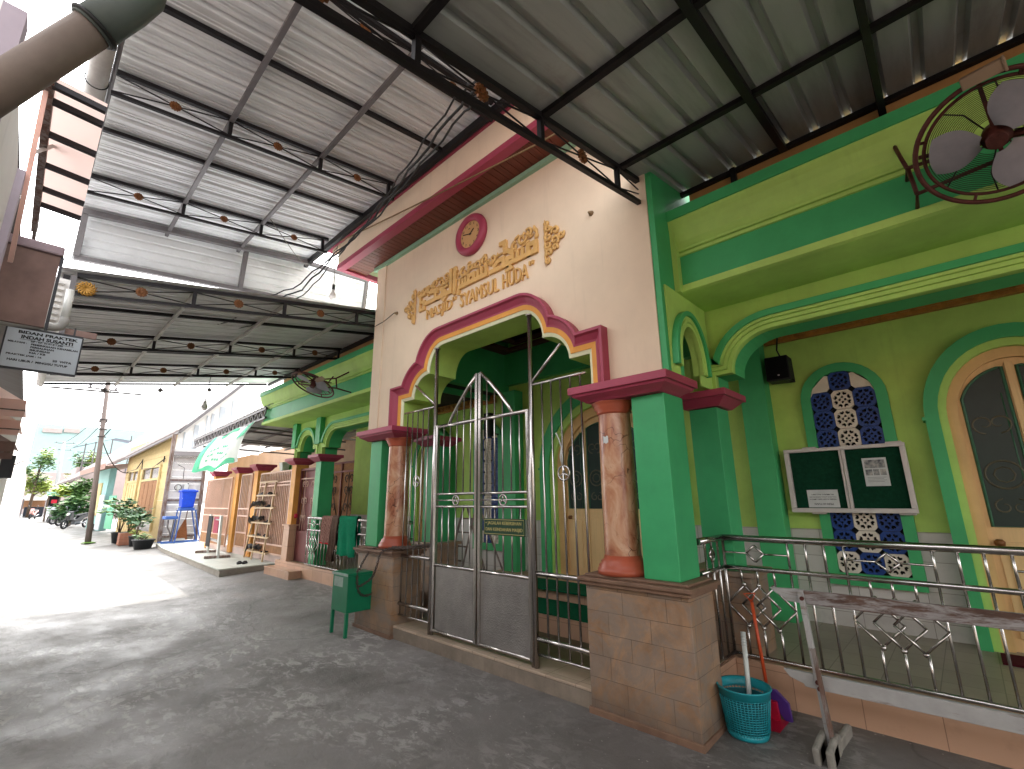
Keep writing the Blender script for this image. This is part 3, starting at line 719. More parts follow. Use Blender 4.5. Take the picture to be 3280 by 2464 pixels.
# gilded relief: name of the mosque in Latin and kufic letters, flourishes and end ornaments
m = MB()
lettering(m, 'MASJID', (-4.625, F, 3.797), (1, 0, 0), (0, 0, 1), .515, .17, .026, .0)
lettering(m, 'SYAMSUL', (-3.955, F, 3.797), (1, 0, 0), (0, 0, 1), .65, .17, .026, .0)
lettering(m, 'HUDA', (-3.245, F, 3.797), (1, 0, 0), (0, 0, 1), .37, .17, .026, .0)
for x in (-4.09, -4.05, -2.85, -2.81): m.taper((x, F - .014, 3.93), .014, .028, (x + .006, F - .014, 3.97), .026, .028)
m.build('latin_lettering', M['gold'], mosque)
m = MB(); fr = XZ(F); stn = [0]
def st(*pts, t=.052):
    for a, b in zip(pts, pts[1:]):
        d = V((b[0] - a[0], 0, b[1] - a[1])); d.normalize(); e = d * t * .45; stn[0] += 1; th = .03 + .0005 * (stn[0] % 12)
        m.bar(V((a[0], F + .001 - th / 2, a[1])) - e, V((b[0], F + .001 - th / 2, b[1])) + e, th, t, up=d.cross(V((0, 1, 0))))
st((-2.76, 4.06), (-2.76, 4.16), (-2.86, 4.16), (-2.86, 4.06), (-2.76, 4.06)); st((-2.86, 4.06), (-3.16, 4.06))
for x in (-2.94, -3.01, -3.08): st((x, 4.06), (x, 4.15), t=.036)
st((-3.16, 4.06), (-3.16, 4.12), (-3.09, 4.12)); st((-3.09, 4.17), (-3.16, 4.22), (-3.2, 4.22)); st((-3.14, 4.06), (-3.1, 3.995), (-3.18, 3.985), t=.036); st((-3.16, 4.06), (-3.43, 4.06)); st((-3.22, 4.06), (-3.22, 4.15), (-3.3, 4.15), (-3.36, 4.11)); st((-3.2, 4.27), (-3.2, 4.34), (-3.26, 4.34))
st((-3.5, 4.06), (-3.96, 4.06))
for x in (-3.5, -3.57, -3.64): st((x, 4.06), (x, 4.19 if x > -3.52 else 4.16), t=.036)
st((-3.71, 4.06), (-3.71, 4.15), (-3.8, 4.15), (-3.8, 4.06)); 
for x in (-3.86, -3.91, -3.96): st((x, 4.06), (x, 4.14), t=.032)
st((-3.97, 4.06), (-3.99, 3.99), t=.04)
st((-4.055, 4.02), (-4.055, 4.34)); st((-4.13, 4.06), (-4.13, 4.34)); st((-4.055, 4.34), (-4.02, 4.3), t=.03); st((-4.13, 4.06), (-4.42, 4.06))
st((-4.2, 4.06), (-4.27, 4.14), (-4.34, 4.06), (-4.27, 3.99), (-4.2, 4.06), t=.036); st((-4.2, 4.16), (-4.34, 4.16), (-4.27, 4.1), t=.032)
st((-4.42, 4.06), (-4.63, 4.06)); st((-4.44, 4.06), (-4.44, 4.18), (-4.53, 4.18)); st((-4.4, 4.14), (-4.4, 4.2), t=.03)
st((-4.67, 4.2), (-4.76, 4.2), (-4.76, 4.1), (-4.68, 4.1), (-4.68, 4.0), (-4.77, 4.0), (-4.77, 4.06), t=.038)
m.build('arabic_lettering', M['gold'], mosque)
m = MB(); fn = lambda u, v, d: V((u, F - .014, v))
for i, (x, z, r_) in enumerate([(-2.95, 4.28, .07), (-3.06, 4.23, .05), (-2.86, 4.31, .055), (-3.4, 4.22, .06), (-3.53, 4.26, .05), (-3.66, 4.24, .06), (-3.78, 4.27, .05), (-3.9, 4.24, .065), (-4.22, 4.28, .06), (-4.33, 4.25, .06), (-4.45, 4.28, .055), (-4.57, 4.23, .06), (-4.68, 4.27, .05), (-4.79, 4.24, .045)]):
    spiral(m, (x, z), fn, r_, .012, 1.1 * i, 1.15 * (1 if i % 2 else -1), .02, 14)
    for q in range(2):
        a = i * 1.3 + q * 2.2; m.tube([fn(x + r_ * cos(a), z + r_ * sin(a), 0), fn(x + r_ * 1.5 * cos(a + .5), z + r_ * 1.3 * sin(a + .5), 0), fn(x + r_ * 1.7 * cos(a + .9), z + r_ * 1.2 * sin(a + .9), 0)], [.018, .014, .004], 5)
m.tube([fn(-2.76 + .02 * sin(i), 4.2 + i * .033, 0) for i in range(6)], [.02, .024, .014, .026, .022, .006], 6)
m.tube([fn(x, 4.2 + .03 * sin(x * 13), 0) for x in [-2.85 - i * .05 for i in range(38)]], .013, 5)
for s_, xb in ((1, -2.645), (-1, -4.885)):
    tri = [(0, 4.36), (.12, 4.26), (.275, 4.105), (.12, 3.95), (0, 3.83)]
    m.tube([fn(xb + s_ * .008, 3.84 + i * .052, 0) for i in range(11)], [.004, .01, .016, .01, .018, .01, .018, .01, .016, .01, .004], 5)
    for i, (u, v, r_) in enumerate([(.05, 4.25, .042), (.05, 4.15, .05), (.14, 4.18, .05), (.13, 4.08, .055), (.21, 4.11, .04), (.05, 4.06, .045), (.06, 3.97, .042), (.13, 4.0, .035), (.03, 3.89, .03), (.03, 4.31, .025)]):
        spiral(m, (xb + s_ * u, v), fn, r_, .008, i * 1.7, s_ * 1.2 * (1 if i % 2 else -1), .019, 14)
m.build('gilded_ornament', M['gold'], mosque)
# small rosettes holding wires on the wall
m = MB()
for x, z in ((-2.085, 4.18), (-5.35, 4.14)): m.lathe([(.03, 0), (.024, .012), (.01, .02)], (0, 0, 0), 8); 
m = MB()
for x, z in ((-2.085, 4.18), (-5.35, 4.14)): m.tube([(x, F, z), (x, F - .012, z), (x, F - .05, z - .01)], [.028, .022, .008], 8)
m.build('wall_hook', M['rope'], mosque)

# ------------------------------------------------------------------ steel entrance gate
GY = 3.3
gate = thing('steel_gate', 'tall stainless steel double gate with pointed top under the portal arch', 'gate', (CX, GY, .2))
m = MB()
for x in (-4.395, -4.36, -2.885, -2.92): 
    hi = 3.385 if x in (-4.395, -2.885) else 2.43
    m.tube([(x, GY, .196), (x, GY, hi)], .024 if hi > 3 else .019, 10)
    if hi > 3: m.lathe([(.04, 0), (.04, .012)], (x, GY, 3.383), 12)
m.build('gate_post', M['chrome'], gate)
def trispoke(m, x, z, r):
    m.ring((x, GY, z), (0, 1, 0), r, .0085, 24, 6)
    for k in range(3):
        a = pi / 2 + k * 2 * pi / 3; m.tube([(x, GY, z), (x + r * cos(a), GY, z + r * sin(a))], [.013, .004], 6)
for s_ in (-1, 1):
    xa, xb = -3.635 + s_ * .012, -3.635 + s_ * .705
    lo, hi = min(xa, xb), max(xa, xb)
    leaf = MB()
    for x in (xa + s_ * .016, xb): leaf.bar((x, GY, .235), (x, GY, 2.93 if x != xb else 2.43), .036, .036)
    for z in (.245, .9, 1.515, 1.65): leaf.tube([(lo, GY, z), (hi, GY, z)], .018 if z in (.245, .9) else .014, 8)
    leaf.tube([(lo, GY, 1.582), (hi, GY, 1.582)], .009, 6)
    leaf.tube([(lo, GY, 2.416), (hi, GY, 2.416)], .021, 8)
    leaf.tube([(xa + s_ * .016, GY, 2.93), (xa + s_ * .17, GY, 2.795), (xa + s_ * .32, GY, 2.64), (xa + s_ * .44, GY, 2.5), (xa + s_ * .49, GY, 2.42)], .02, 8)
    lf = leaf.build('gate_leaf', M['chrome'], gate)
    b = MB()
    for k in range(1, 6):
        x = xa + (xb - xa) * k / 6 ; t = abs(x - xa) ; top = 2.93 - (t - .016) * (.5 / .484) if t < .5 else 2.416
        b.tube([(x, GY, .9), (x, GY, 1.515)], .0085, 6); b.tube([(x, GY, 1.65), (x, GY, max(2.416, top))], .0085, 6)
    b.build('gate_bar', M['chrome'], lf)
    b = MB(); b.box(lo + .03, hi - .02, GY - .004, GY + .004, .262, .884); b.build('gate_panel', M['hammered'], lf)
    b = MB(); trispoke(b, (xa + xb) / 2 + (.0), 1.58, .05); b.build('ring_ornament', M['chrome'], lf)
for x0, x1, br, n, rx in ((-2.86, -2.235, (-2.504, 3.0), 5, -2.52), (-4.42, -5.04, (-4.824, 3.0), 5, -4.737)):
    sg = MB(); lo, hi = min(x0, x1), max(x0, x1)
    for z, r_ in ((2.667, .014), (.95, .021), (.424, .021), (.303, .012)): sg.tube([(lo, GY, z), (hi, GY, z)], r_, 8)
    sg.tube([(x0, GY, 2.7), (br[0], GY, br[1])], .016, 8)
    b = sg
    for k in range(1, n + 1):
        x = x0 + (x1 - x0) * k / (n + .6)
        b.tube([(x, GY, .303), (x, GY, 2.667)], .0095, 6)
    sgo = b.build('side_grille', M['chrome'], gate)
    b = MB(); trispoke(b, rx, 1.806, .062); b.build('ring_ornament', M['chrome'], sgo)
sgn = thing('hanging_sign', 'dark green sign with gold words JAGALAH KEBERSIHAN hanging on the steel gate', 'sign', (-3.235, 3.265, 1.24))
m = MB(); m.box(-3.512, -2.96, 3.262, 3.272, 1.252, 1.408); m.build('sign_plate', M['signgreen'], sgn, .003)
m = MB(); fr_ = [(-3.5, 1.264), (-2.972, 1.264), (-2.972, 1.396), (-3.5, 1.396)]; m.tube([(x, 3.2615, z) for x, z in fr_], .0028, 4, True)
lettering(m, 'JAGALAH KEBERSIHAN', (-3.455, 3.262, 1.34), (1, 0, 0), (0, 0, 1), .45, .04, .002, .0)
lettering(m, 'DAN KEINDAHAN MASJID', (-3.48, 3.262, 1.282), (1, 0, 0), (0, 0, 1), .49, .04, .002, .0)
m.tube([(-3.478, 3.2615, 1.366), (-3.47, 3.2615, 1.366)], .006, 6); m.build('sign_lettering', M['signgold'], sgn)
m = MB()
for x in (-3.44, -3.04): m.tube([(x, 3.266, 1.40), (x, 3.275, 1.45), (x, 3.283, 1.513)], .004, 5)
m.build('hanger', M['wire'], sgn)
m = MB(); m.tube([(-2.525, 3.29, 1.87), (-2.535, 3.275, 1.95), (-2.52, 3.28, 2.03), (-2.54, 3.27, 2.1), (-2.555, 3.25, 2.16)], .006, 5); m.tube([(-2.52, 3.285, 1.88), (-2.508, 3.27, 1.93), (-2.523, 3.28, 2.0)], .005, 5)
single(m, 'plastic_string', M['whiteplastic'], 'scrap of pale plastic string knotted above a ring of the gate side grille', 'string', (-2.525, 3.29, 1.87))

# ------------------------------------------------------------------ verandah railings
RY = 4.1
def diamond(m, x, z, w, h, t, y=RY):
    p = [(x - w, z), (x, z + h), (x + w, z), (x, z - h)]
    for a, b in zip(p, p[1:] + p[:1]): m.tube([(a[0], y, a[1]), (b[0], y, b[1])], t, 6)
def railing(nm, label, xa, xb, motifs, end_y=None, pitch=.118, start=0):
    g = thing(nm, label, 'railing', ((xa + xb) / 2, RY, .37))
    m = MB()
    m.tube([(xa, RY, 1.262), (xb, RY, 1.262)], .026, 10); m.tube([(xa, RY, 1.035), (xb, RY, 1.035)], .018, 8); m.tube([(xa, RY, .405), (xb, RY, .405)], .015, 8)
    if end_y: 
        for z, r_ in ((1.262, .026), (1.035, .018), (.405, .015)): m.tube([(xa, RY, z), (xa, end_y, z)], r_, 8)
    m.build('rail', M['chrome'], g)
    m = MB(); d = MB(); sgn_ = 1 if xb > xa else -1; x = xa + sgn_ * start; cyc = 0
    n = int(abs(xb - xa) / pitch)
    skip_up = set(); skip_lo = set()
    for mo in motifs:
        for k in range(3): skip_up.add(mo + k + 1)
        for k in range(3): skip_lo.add(mo + k + 1)
    for k in range(n + 1):
        px_ = xa + sgn_ * (start + k * pitch)
        if abs(px_ - xa) > abs(xb - xa) + .01: break
        if k not in skip_up: m.tube([(px_, RY, 1.035), (px_, RY, 1.262)], .009, 6)
        if k in skip_lo:
            m.tube([(px_, RY, .915), (px_, RY, 1.035)], .009, 6); m.tube([(px_, RY, .405), (px_, RY, .62)], .009, 6)
        else: m.tube([(px_, RY, .405), (px_, RY, 1.035)], .009, 6)
    for mo in motifs:
        c = xa + sgn_ * (start + (mo + 2) * pitch)
        diamond(d, c, 1.15, .062, .062, .0085)
        d.tube([(c - 2 * pitch, RY, 1.15), (c - .062, RY, 1.15)], .0075, 6); d.tube([(c + .062, RY, 1.15), (c + 2 * pitch, RY, 1.15)], .0075, 6)
        for k in (-1, 0, 1):
            diamond(d, c + k * pitch * .9, .765, .135, .145, .0085, RY - .004 * (k + 1))
            for z in (.915, .615): d.lathe([(.004, -.018), (.014, -.012), (.019, 0), (.014, .012), (.004, .018)], (c + k * pitch * .9, RY, z), 10)
    if end_y:
        for k in range(1, 4): 
            y_ = RY + (end_y - RY) * k / 4; m.tube([(xa, y_, .405), (xa, y_, 1.262)], .009, 6)
        ym = (RY + end_y) / 2
        for a, b in (((ym - .05, 1.15), (ym, 1.21)), ((ym, 1.21), (ym + .05, 1.15)), ((ym + .05, 1.15), (ym, 1.09)), ((ym, 1.09), (ym - .05, 1.15))): d.tube([(xa, a[0], a[1]), (xa, b[0], b[1])], .008, 6)
        m.tube([(xa - .0, RY, .405), (xa, RY, 1.262)], .012, 8)
    m.build('baluster', M['steel'], g); d.build('diamond_ornament', M['chrome'], g)
    return g
railing('steel_railing', 'stainless steel railing with diamond motifs before the notice board and yellow door', -1.52, 2.6, (0, 7, 14), 3.6)
railing('steel_railing', 'stainless steel railing carrying the draped rugs beside the maroon steel door', -9.5, -5.95, (0, 8, 16), None, .13)
# rail stubs crossing behind the left plinth
def drape(m, x0, x1, zt, zf, zb, yr, t, seed=0, wob=.012):
    """cloth hung over a rail at (yr, zt): front falls to zf, back to zb"""
    rnd = random.Random(seed); nx = 10; prof = []
    for i in range(13): prof.append((yr - .034 - .004 * sin(i), zf + (zt - zf) * i / 12))
    for a in (150, 110, 70, 30): prof.append((yr + .034 * cos(R(a)), zt + .03 * sin(R(a))))
    for i in range(8): prof.append((yr + .036, zt + (zb - zt) * i / 7))
    rows = []; ph = rnd.random() * 6
    for j, (y, z) in enumerate(prof):
        k = max(0, (zt - z)) / max(.01, zt - zf)
        rows.append([V((x0 + (x1 - x0) * i / nx + .012 * k * sin(ph + z * 9), y - abs(k) * wob * (1 + sin(ph + i * 1.3 + z * 3)) * (1 if j < 13 else -.5), z + .008 * k * sin(i * 1.1 + ph))) for i in range(nx + 1)])
    m.strip(rows, sm=True)
    back = [[p + V((0, t if j > 14 else (-t if j < 13 else 0), t if 12 < j < 17 else 0)) for p in r_] for j, r_ in enumerate(rows)]
    m.strip(back, sm=True)
m = MB(); drape(m, -8.83, -8.36, 1.275, .84, .9, RY, .012, 1); o = single(m, 'draped_rug', M['rug'], 'patterned brown prayer rug with red fringe draped over the steel railing', 'rug', (-8.6, RY, .84))
m = MB(); m.box(-8.83, -8.4, 4.045, 4.062, .822, .846); f_ = m.build('red_fringe', M['rugred'], o)
m = MB(); drape(m, -8.4, -8.17, 1.28, .55, .8, RY - .004, .016, 2, .03); single(m, 'draped_rug', M['rugback'], 'long dark brown rug hanging between the patterned rug and the green mat', 'rug', (-8.3, RY, .55))
m = MB(); drape(m, -8.12, -7.52, 1.285, .67, .8, RY, .014, 3, .022); single(m, 'draped_mat', M['ruggreen'], 'plain green felt mat folded over the steel railing beside the rugs', 'mat', (-7.8, RY, .67))

# ------------------------------------------------------------------ canopies
def sheet(name, x0, x1, y0, y1, zf, mat, parent, pitch=.2, h=.036, stiff=True):
    prof = []; x = x0
    while x < x1:
        prof += [(x, 0), (x + .018, h), (x + .05, h), (x + .068, 0)]
        if stiff: prof += [(x + .105, 0), (x + .111, .009), (x + .119, .009), (x + .125, 0), (x + .145, 0), (x + .151, .009), (x + .159, .009), (x + .165, 0)]
        x += pitch
    prof = [p for p in prof if p[0] <= x1]
    ny = max(2, int(abs(y1 - y0) / .8)); m = MB()
    m.strip([[V((x, y0 + (y1 - y0) * j / ny, zf(y0 + (y1 - y0) * j / ny) + z)) for x, z in prof] for j in range(ny + 1)])
    o = m.build(name, mat, parent); return o
med_mesh = {}
def medallion(parent, x, y, z, mat, r=.05):
    key = (mat.name, r)
    if key not in med_mesh:
        m = MB(); n = 12; pr = []
        for k in range(48):
            a = 2 * pi * k / 48; pr.append((r * (1 + .09 * cos(n * a)) * cos(a), r * (1 + .09 * cos(n * a)) * sin(a)))
        m.prism(pr, YZ(0), -.008, .008)
        for k in range(12):
            a = 2 * pi * k / 12; m.tube([(.01, .3 * r * cos(a), .3 * r * sin(a)), (.011, .85 * r * cos(a), .85 * r * sin(a))], [.003, .006], 5)
            m.tube([(-.01, .3 * r * cos(a), .3 * r * sin(a)), (-.011, .85 * r * cos(a), .85 * r * sin(a))], [.003, .006], 5)
        m.tube([(-.016, 0, 0), (.016, 0, 0)], r * .26, 10)
        o = m.build('medallion', mat); med_mesh[key] = o.data; bpy.data.objects.remove(o)
    o = bpy.data.objects.new('medallion', med_mesh[key]); COL.objects.link(o); o.parent = parent
    o.location = V((x, y, z)) - WL[parent]; return o
def truss(parent, x, y0, y1, zl, zu, posts, mat, meds, r=.05, name='truss', wl=.042, wu=.05):
    m = MB(); m.bar((x, y0, zl(y0)), (x, y1, zl(y1)), wl, wl); m.bar((x, y0, zu(y0)), (x, y1, zu(y1)), wu, wu)
    for y in posts: m.bar((x, y, zl(y) + wl / 2), (x, y, zu(y) - wu / 2), .035, .035, (0, 1, 0))
    ed = [y0] + posts + [y1]
    for a, b in zip(ed, ed[1:]):
        if b - a < .3: continue
        c = (a + b) / 2; cz = (zl(c) + zu(c)) / 2
        for e in (a, b):
            for z in (zl(e) + .02, zu(e) - .025): m.tube([(x, e, z), (x, c, cz)], .0065, 5)
    o = m.build(name, mat, parent)
    for y in meds: medallion(o, x, y, (zl(y) + zu(y)) / 2, M['bronze'], r)
    return o
def gutter(parent, x0, x1, y, z, mat):
    m = MB(); m.tube([(x0, y, z), (x1, y, z)], .04, 10); return m.build('edge_pipe', mat, parent)
# near right canopy
c1 = thing('street_canopy', 'dark corrugated canopy with black steel grid above the wall fan and cornice', 'canopy', (1, 2, 3.5), 'street canopies')
z1 = lambda y: 3.715 + .178 * y
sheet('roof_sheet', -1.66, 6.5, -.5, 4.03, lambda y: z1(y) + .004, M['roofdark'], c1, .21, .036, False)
m = MB()
for y in (.0, 1.0, 2.0, 3.0, 3.95): m.bar((-1.6, y, z1(y) - .02), (6.5, y, z1(y) - .02), .045, .038)
m.build('purlin', M['black'], c1)
truss(c1, -1.6, -.6, 3.9, lambda y: 3.5 + .168 * y, lambda y: z1(y) - .03, [.05, 1.02, 1.985, 2.95, 3.88], M['black'], (.53, 1.46, 2.46, 3.44), .05, wl=.035, wu=.042)
truss(c1, .04, -.6, 3.9, lambda y: 3.5 + .168 * y, lambda y: z1(y) - .03, [.05, 1.02, 1.985, 2.95, 3.88], M['black'], (.53, 1.46, 2.46, 3.44), .05, wl=.035, wu=.042)
m = MB()
for x in (-.6,): m.bar((x, -.6, z1(-.6) - .028), (x, 3.95, z1(3.95) - .028), .05, .05)
m.build('rafter', M['black'], c1)
m = MB()
for x in (-1.6, -1.0, .04, 1.6): m.bar((x, 3.93, z1(3.93) + .0), (x, 3.93, 4.04), .045, .045, (0, 1, 0))
m.build('wall_post', M['black'], c1)
# raised middle canopy before the portal
c2 = thing('street_canopy', 'raised bright corrugated canopy in front of the portal gable', 'canopy', (-4, 1.2, 4.5), 'street canopies')
z2 = lambda y: 5.12 + .13 * y
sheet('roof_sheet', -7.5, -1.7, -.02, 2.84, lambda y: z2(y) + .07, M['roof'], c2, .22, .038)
m = MB()
for y in (.87, 1.76): m.bar((-7.48, y, z2(y)), (-1.8, y, z2(y)), .04, .04)
m.build('purlin', M['greysteel'], c2)
m = MB(); m.bar((-7.48, 2.78, z2(2.78) + .02), (-1.8, 2.78, z2(2.78) + .02), .05, .09); m.build('edge_beam', M['black'], c2)
for x in (-2.8, -4.6, -6.45): truss(c2, x, .0, 2.7, lambda y: z2(y) - .18, lambda y: z2(y) + .035, [.87, 1.76, 2.62], M['black'], (.43, 1.31, 2.2), .043, wl=.03, wu=.04)
m = MB()
for x in (-3.7, -5.5): m.bar((x, 0, z2(0) + .04), (x, 2.75, z2(2.75) + .04), .04, .04)
m.build('rafter', M['black'], c2)
m = MB(); m.bar((-7.32, .0, z2(0)), (-7.32, 2.75, z2(2.75)), .07, .07); m.bar((-7.46, 0.02, 4.55), (-7.46, 3.9, 4.93), .06, .06); m.bar((-7.45, .04, 4.57), (-7.33, .03, 5.12), .06, .06)
for y in (1.85, 3.88): m.bar((-7.45, y, 4.55 + .1 * y), (-7.38, y, 5.12 + .115 * y), .06, .06)
m.bar((-7.32, 2.7, z2(2.7)), (-7.38, 3.9, 5.56), .06, .06); m.build('end_frame', M['greysteel'], c2)
m = MB(); z = 4.53; rows = []
while z < 5.2:
    for dz, dx in ((0, 0), (.06, 0), (.07, .014), (.09, .014), (.1, 0)):
        rows.append([V((-7.51 - dx, y, z + dz + .105 * y)) for y in (.0, 1.9, 3.93)])
    z += .125
m.strip(rows); m.build('end_sheet', M['roof'], c2)
# far left canopy
c3 = thing('street_canopy', 'low corrugated canopy behind the midwife sign, with rows of brown medallions', 'canopy', (-9, 1.5, 3.7), 'street canopies')
z3 = lambda y: 3.75 + .165 * y
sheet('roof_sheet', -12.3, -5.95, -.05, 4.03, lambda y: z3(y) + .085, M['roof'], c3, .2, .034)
m = MB()
for y in (1.05, 2.03, 3.03): m.bar((-12.2, y, z3(y) + .0), (-6.0, y, z3(y) + .0), .035, .045)
m.build('purlin', M['pvc'], c3)
for x in (-6.0, -8.25, -10.2): truss(c3, x, .07, 3.9, lambda y: z3(y) - .165, lambda y: z3(y) + .035, [1.05, 2.03, 3.03, 3.85], M['black'], (.58, 1.5, 2.5, 3.4), .05, wl=.032, wu=.04)
m = MB()
for x in (-7.1, -9.2, -11.2, -12.25): m.bar((x, 0, z3(0) + .045), (x, 3.92, z3(3.92) + .045), .04, .04)
m.bar((-6.0, .0, z3(0) - .0), (-12.2, .0, z3(0) - .0), .05, .05); m.bar((-6.0, 3.95, z3(3.95) + .02), (-12.2, 3.95, z3(3.95) + .02), .06, .06); m.build('rafter', M['black'], c3)
m = MB(); m.bar((-12.2, .1, 3.74), (-12.2, 1.5, 3.8), .03, .03)
for y in (.9, 1.8, 2.7): m.prism([(y - .06, z3(y) - .1), (y, z3(y) - .04), (y + .06, z3(y) - .1), (y, z3(y) - .16)], YZ(-12.2), -.006, .006); m.bar((-12.2, y, z3(y) - .06), (-12.2, y, z3(y) + .02), .01, .01, (0, 1, 0))
m.build('hanging_end_bar', M['greysteel'], c3)
m = MB()
for k in range(14):
    a = k * .45; m.tube([(-5.97, .155, 3.665), (-5.965, .155 + .06 * cos(a), 3.665 + .06 * sin(a)), (-5.96, .155 + .085 * cos(a + .5), 3.665 + .08 * sin(a + .5))], [.012, .012, .003], 5)
m.build('corner_flower', M['brass'], c3)
m = MB(); m.bar((-6.0, .05, 3.78), (-6.0, .05, 3.05), .045, .045, (0, 1, 0)); m.build('corner_post', M['greysteel'], c3)

# pipes
g2 = thing('gutter_pipe', 'long weathered grey gutter pipe along the edge of the raised canopy', 'pipe', (-4.6, -.1, 5.0))
m = MB(); m.tube([(-6.73, -.1, 5.05), (-2.4, -.09, 5.09)], .071, 16); m.build('pipe_run', M['pvc'], g2)
m = MB()
for x in (-6.5, -5.65, -4.7, -3.9): m.ring((x, -.098, 5.06), (1, 0, 0), .076, .005, 20, 5); m.tube([(x, -.03, 5.09), (x, .0, 5.13)], .005, 5)
m.build('wire_tie', M['wire'], g2)
m = MB(); m.tube([(-6.7, -.014, 5.09), (-2.4, -.0, 5.12)], .017, 6); m.build('edge_rail', M['greysteel'], g2)
np_ = thing('drain_pipe', 'thick dusty brown drain pipe with dark rubber elbow slanting under the canopy edge', 'pipe', (-1.55, -.1, 2.9))
E1 = V((-1.5, -.0, 3.0)); E0 = V((-1.68, -.275, 2.52))
m = MB(); m.tube([E0, E0 + (E1 - E0) * .8], .046, 20); m.build('pipe_run', M['pvcdark'], np_)
m = MB(); d = (E1 - E0); m.tube([E0 + d * .76, E0 + d * .98, E0 + d * 1.04 + V((.01, .008, .02)), E1 + V((.05, .02, .09)), E1 + V((.09, .02, .2))], .052, 20); m.build('elbow_joint', M['rubbergreen'], np_)
m = MB(); m.ring(E0 + d * .78, d, .054, .006, 24, 6); m.build('pipe_clamp', M['wire'], np_)
wp = thing('drain_pipe', 'white drain pipe with grey elbow above the midwife sign', 'pipe', (-5.0, .05, 2.95))
m = MB(); m.tube([(-5, .045, 3.02), (-5, .04, 3.29)], .027, 14); m.build('pipe_run', M['pvcwhite'], wp)
m = MB(); m.tube([(-5, .045, 3.05), (-5, .044, 3.0), (-5, .03, 2.97), (-5, -.0, 2.955), (-5, -.05, 2.95)], .031, 14); m.build('elbow_joint', M['pvc'], wp)
m = MB(); m.tube([(-5, -.02, 2.952), (-5, -.45, 2.9)], .026, 14); m.build('branch_pipe', M['pvc'], wp)
fp = MB(); fp.tube([(-11.9, -.02, 3.74), (-7.2, -.03, 3.73)], .055, 12); single(fp, 'gutter_pipe', M['pvc'], 'end of a grey gutter pipe showing just below the midwife sign', 'pipe', (-9, 0, 3.73))

# cables, rope, bulbs
def cable(name, mat, pts, r, label, sag=0, group=None, n=14):
    m = MB(); P = []
    for a, b in zip(pts, pts[1:]):
        a, b = V(a), V(b)
        for i in range(n): t = i / n; P.append(a.lerp(b, t) - V((0, 0, sag * 4 * t * (1 - t))))
    P.append(V(pts[-1])); m.tube(P, r, 5); return single(m, name, mat, label, 'cable', P[0])
A1 = (-2.13, 1.72, 4.54)
for i, (dx, r_, lb) in enumerate(((0, .008, 'upper strand of the black power cables running down to the portal roof corner'), (.05, .011, 'middle strand of the twisted black power cables under the raised canopy'), (.1, .009, 'lower strand of the twisted black power cables under the raised canopy'))):
    m = MB(); P = [V((-1.62 , 1.58 + dx * .4, 4.16 + dx * .3)), V((-2.2, 1.75 + dx, 4.45 - dx * .5)), V((-4.0, 2.12, 4.52 - dx)), V((-6.1, 2.35 - dx * 2, 4.42 - dx * .3)), V((-7.2, 2.0 - dx * 6, 4.1)), V((-12, 1.2 - dx * 8, 4.9 - dx * 6)), V((-25, 2.05, 6.0))]
    Q = []
    for a, b in zip(P, P[1:]):
        for k in range(10): Q.append(a.lerp(b, k / 10) + V((0, .012 * sin(k * 1.9 + i * 2), .012 * cos(k * 1.9 + i * 2))))
    Q.append(P[-1]); m.tube(Q, r_, 5); single(m, 'power_cable', M['wire'], lb, 'cable', P[0], 'power cables')
cable('stay_rope', M['rope'], [(-6.23, 2.8, 5.44), (-2.3, 2.8, 4.77), (-.9, 2.8, 4.68), (.6, 2.75, 4.2)], .009, 'thin tan rope crossing the gable fascia and the dark canopy', .015)
bl = thing('hanging_bulb', 'white bulb hanging on a grey wire at the corner of the portal gable', 'light bulb', (-6.22, 2.75, 4.4), 'hanging bulbs')
m = MB(); m.tube([(-6.22, 2.75, 5.33), (-6.235, 2.75, 5.0), (-6.225, 2.75, 4.68)], .006, 5); m.tube([(-6.23, 2.75, 5.3), (-6.6, 2.6, 4.95), (-6.3, 2.2, 4.98), (-5.2, 1.5, 4.72)], .005, 5); m.build('flex', M['wiregrey'], bl)
m = MB(); m.tube([(-6.225, 2.75, 4.69), (-6.225, 2.75, 4.61)], .022, 10); m.build('lamp_holder', M['wire'], bl)
m = MB(); m.lathe([(.018, .0), (.022, -.03), (.05, -.08), (.055, -.115), (.045, -.15), (.02, -.17), (.0, -.175)], (-6.225, 2.75, 4.612), 18); m.build('bulb_glass', M['bulb'], bl)
bl = thing('hanging_bulb', 'small bulb hanging by a long wire under the canopy with brown medallions', 'light bulb', (-10.4, 2.2, 3.3), 'hanging bulbs')
m = MB(); m.tube([(-10.2, 2.25, 3.95), (-10.25, 2.23, 3.42)], .006, 5); m.build('flex', M['wire'], bl)
m = MB(); m.lathe([(.02, .05), (.03, 0), (.055, -.06), (.04, -.11), (.0, -.13)], (-10.25, 2.23, 3.42), 12); m.build('bulb_glass', M['bulb'], bl)

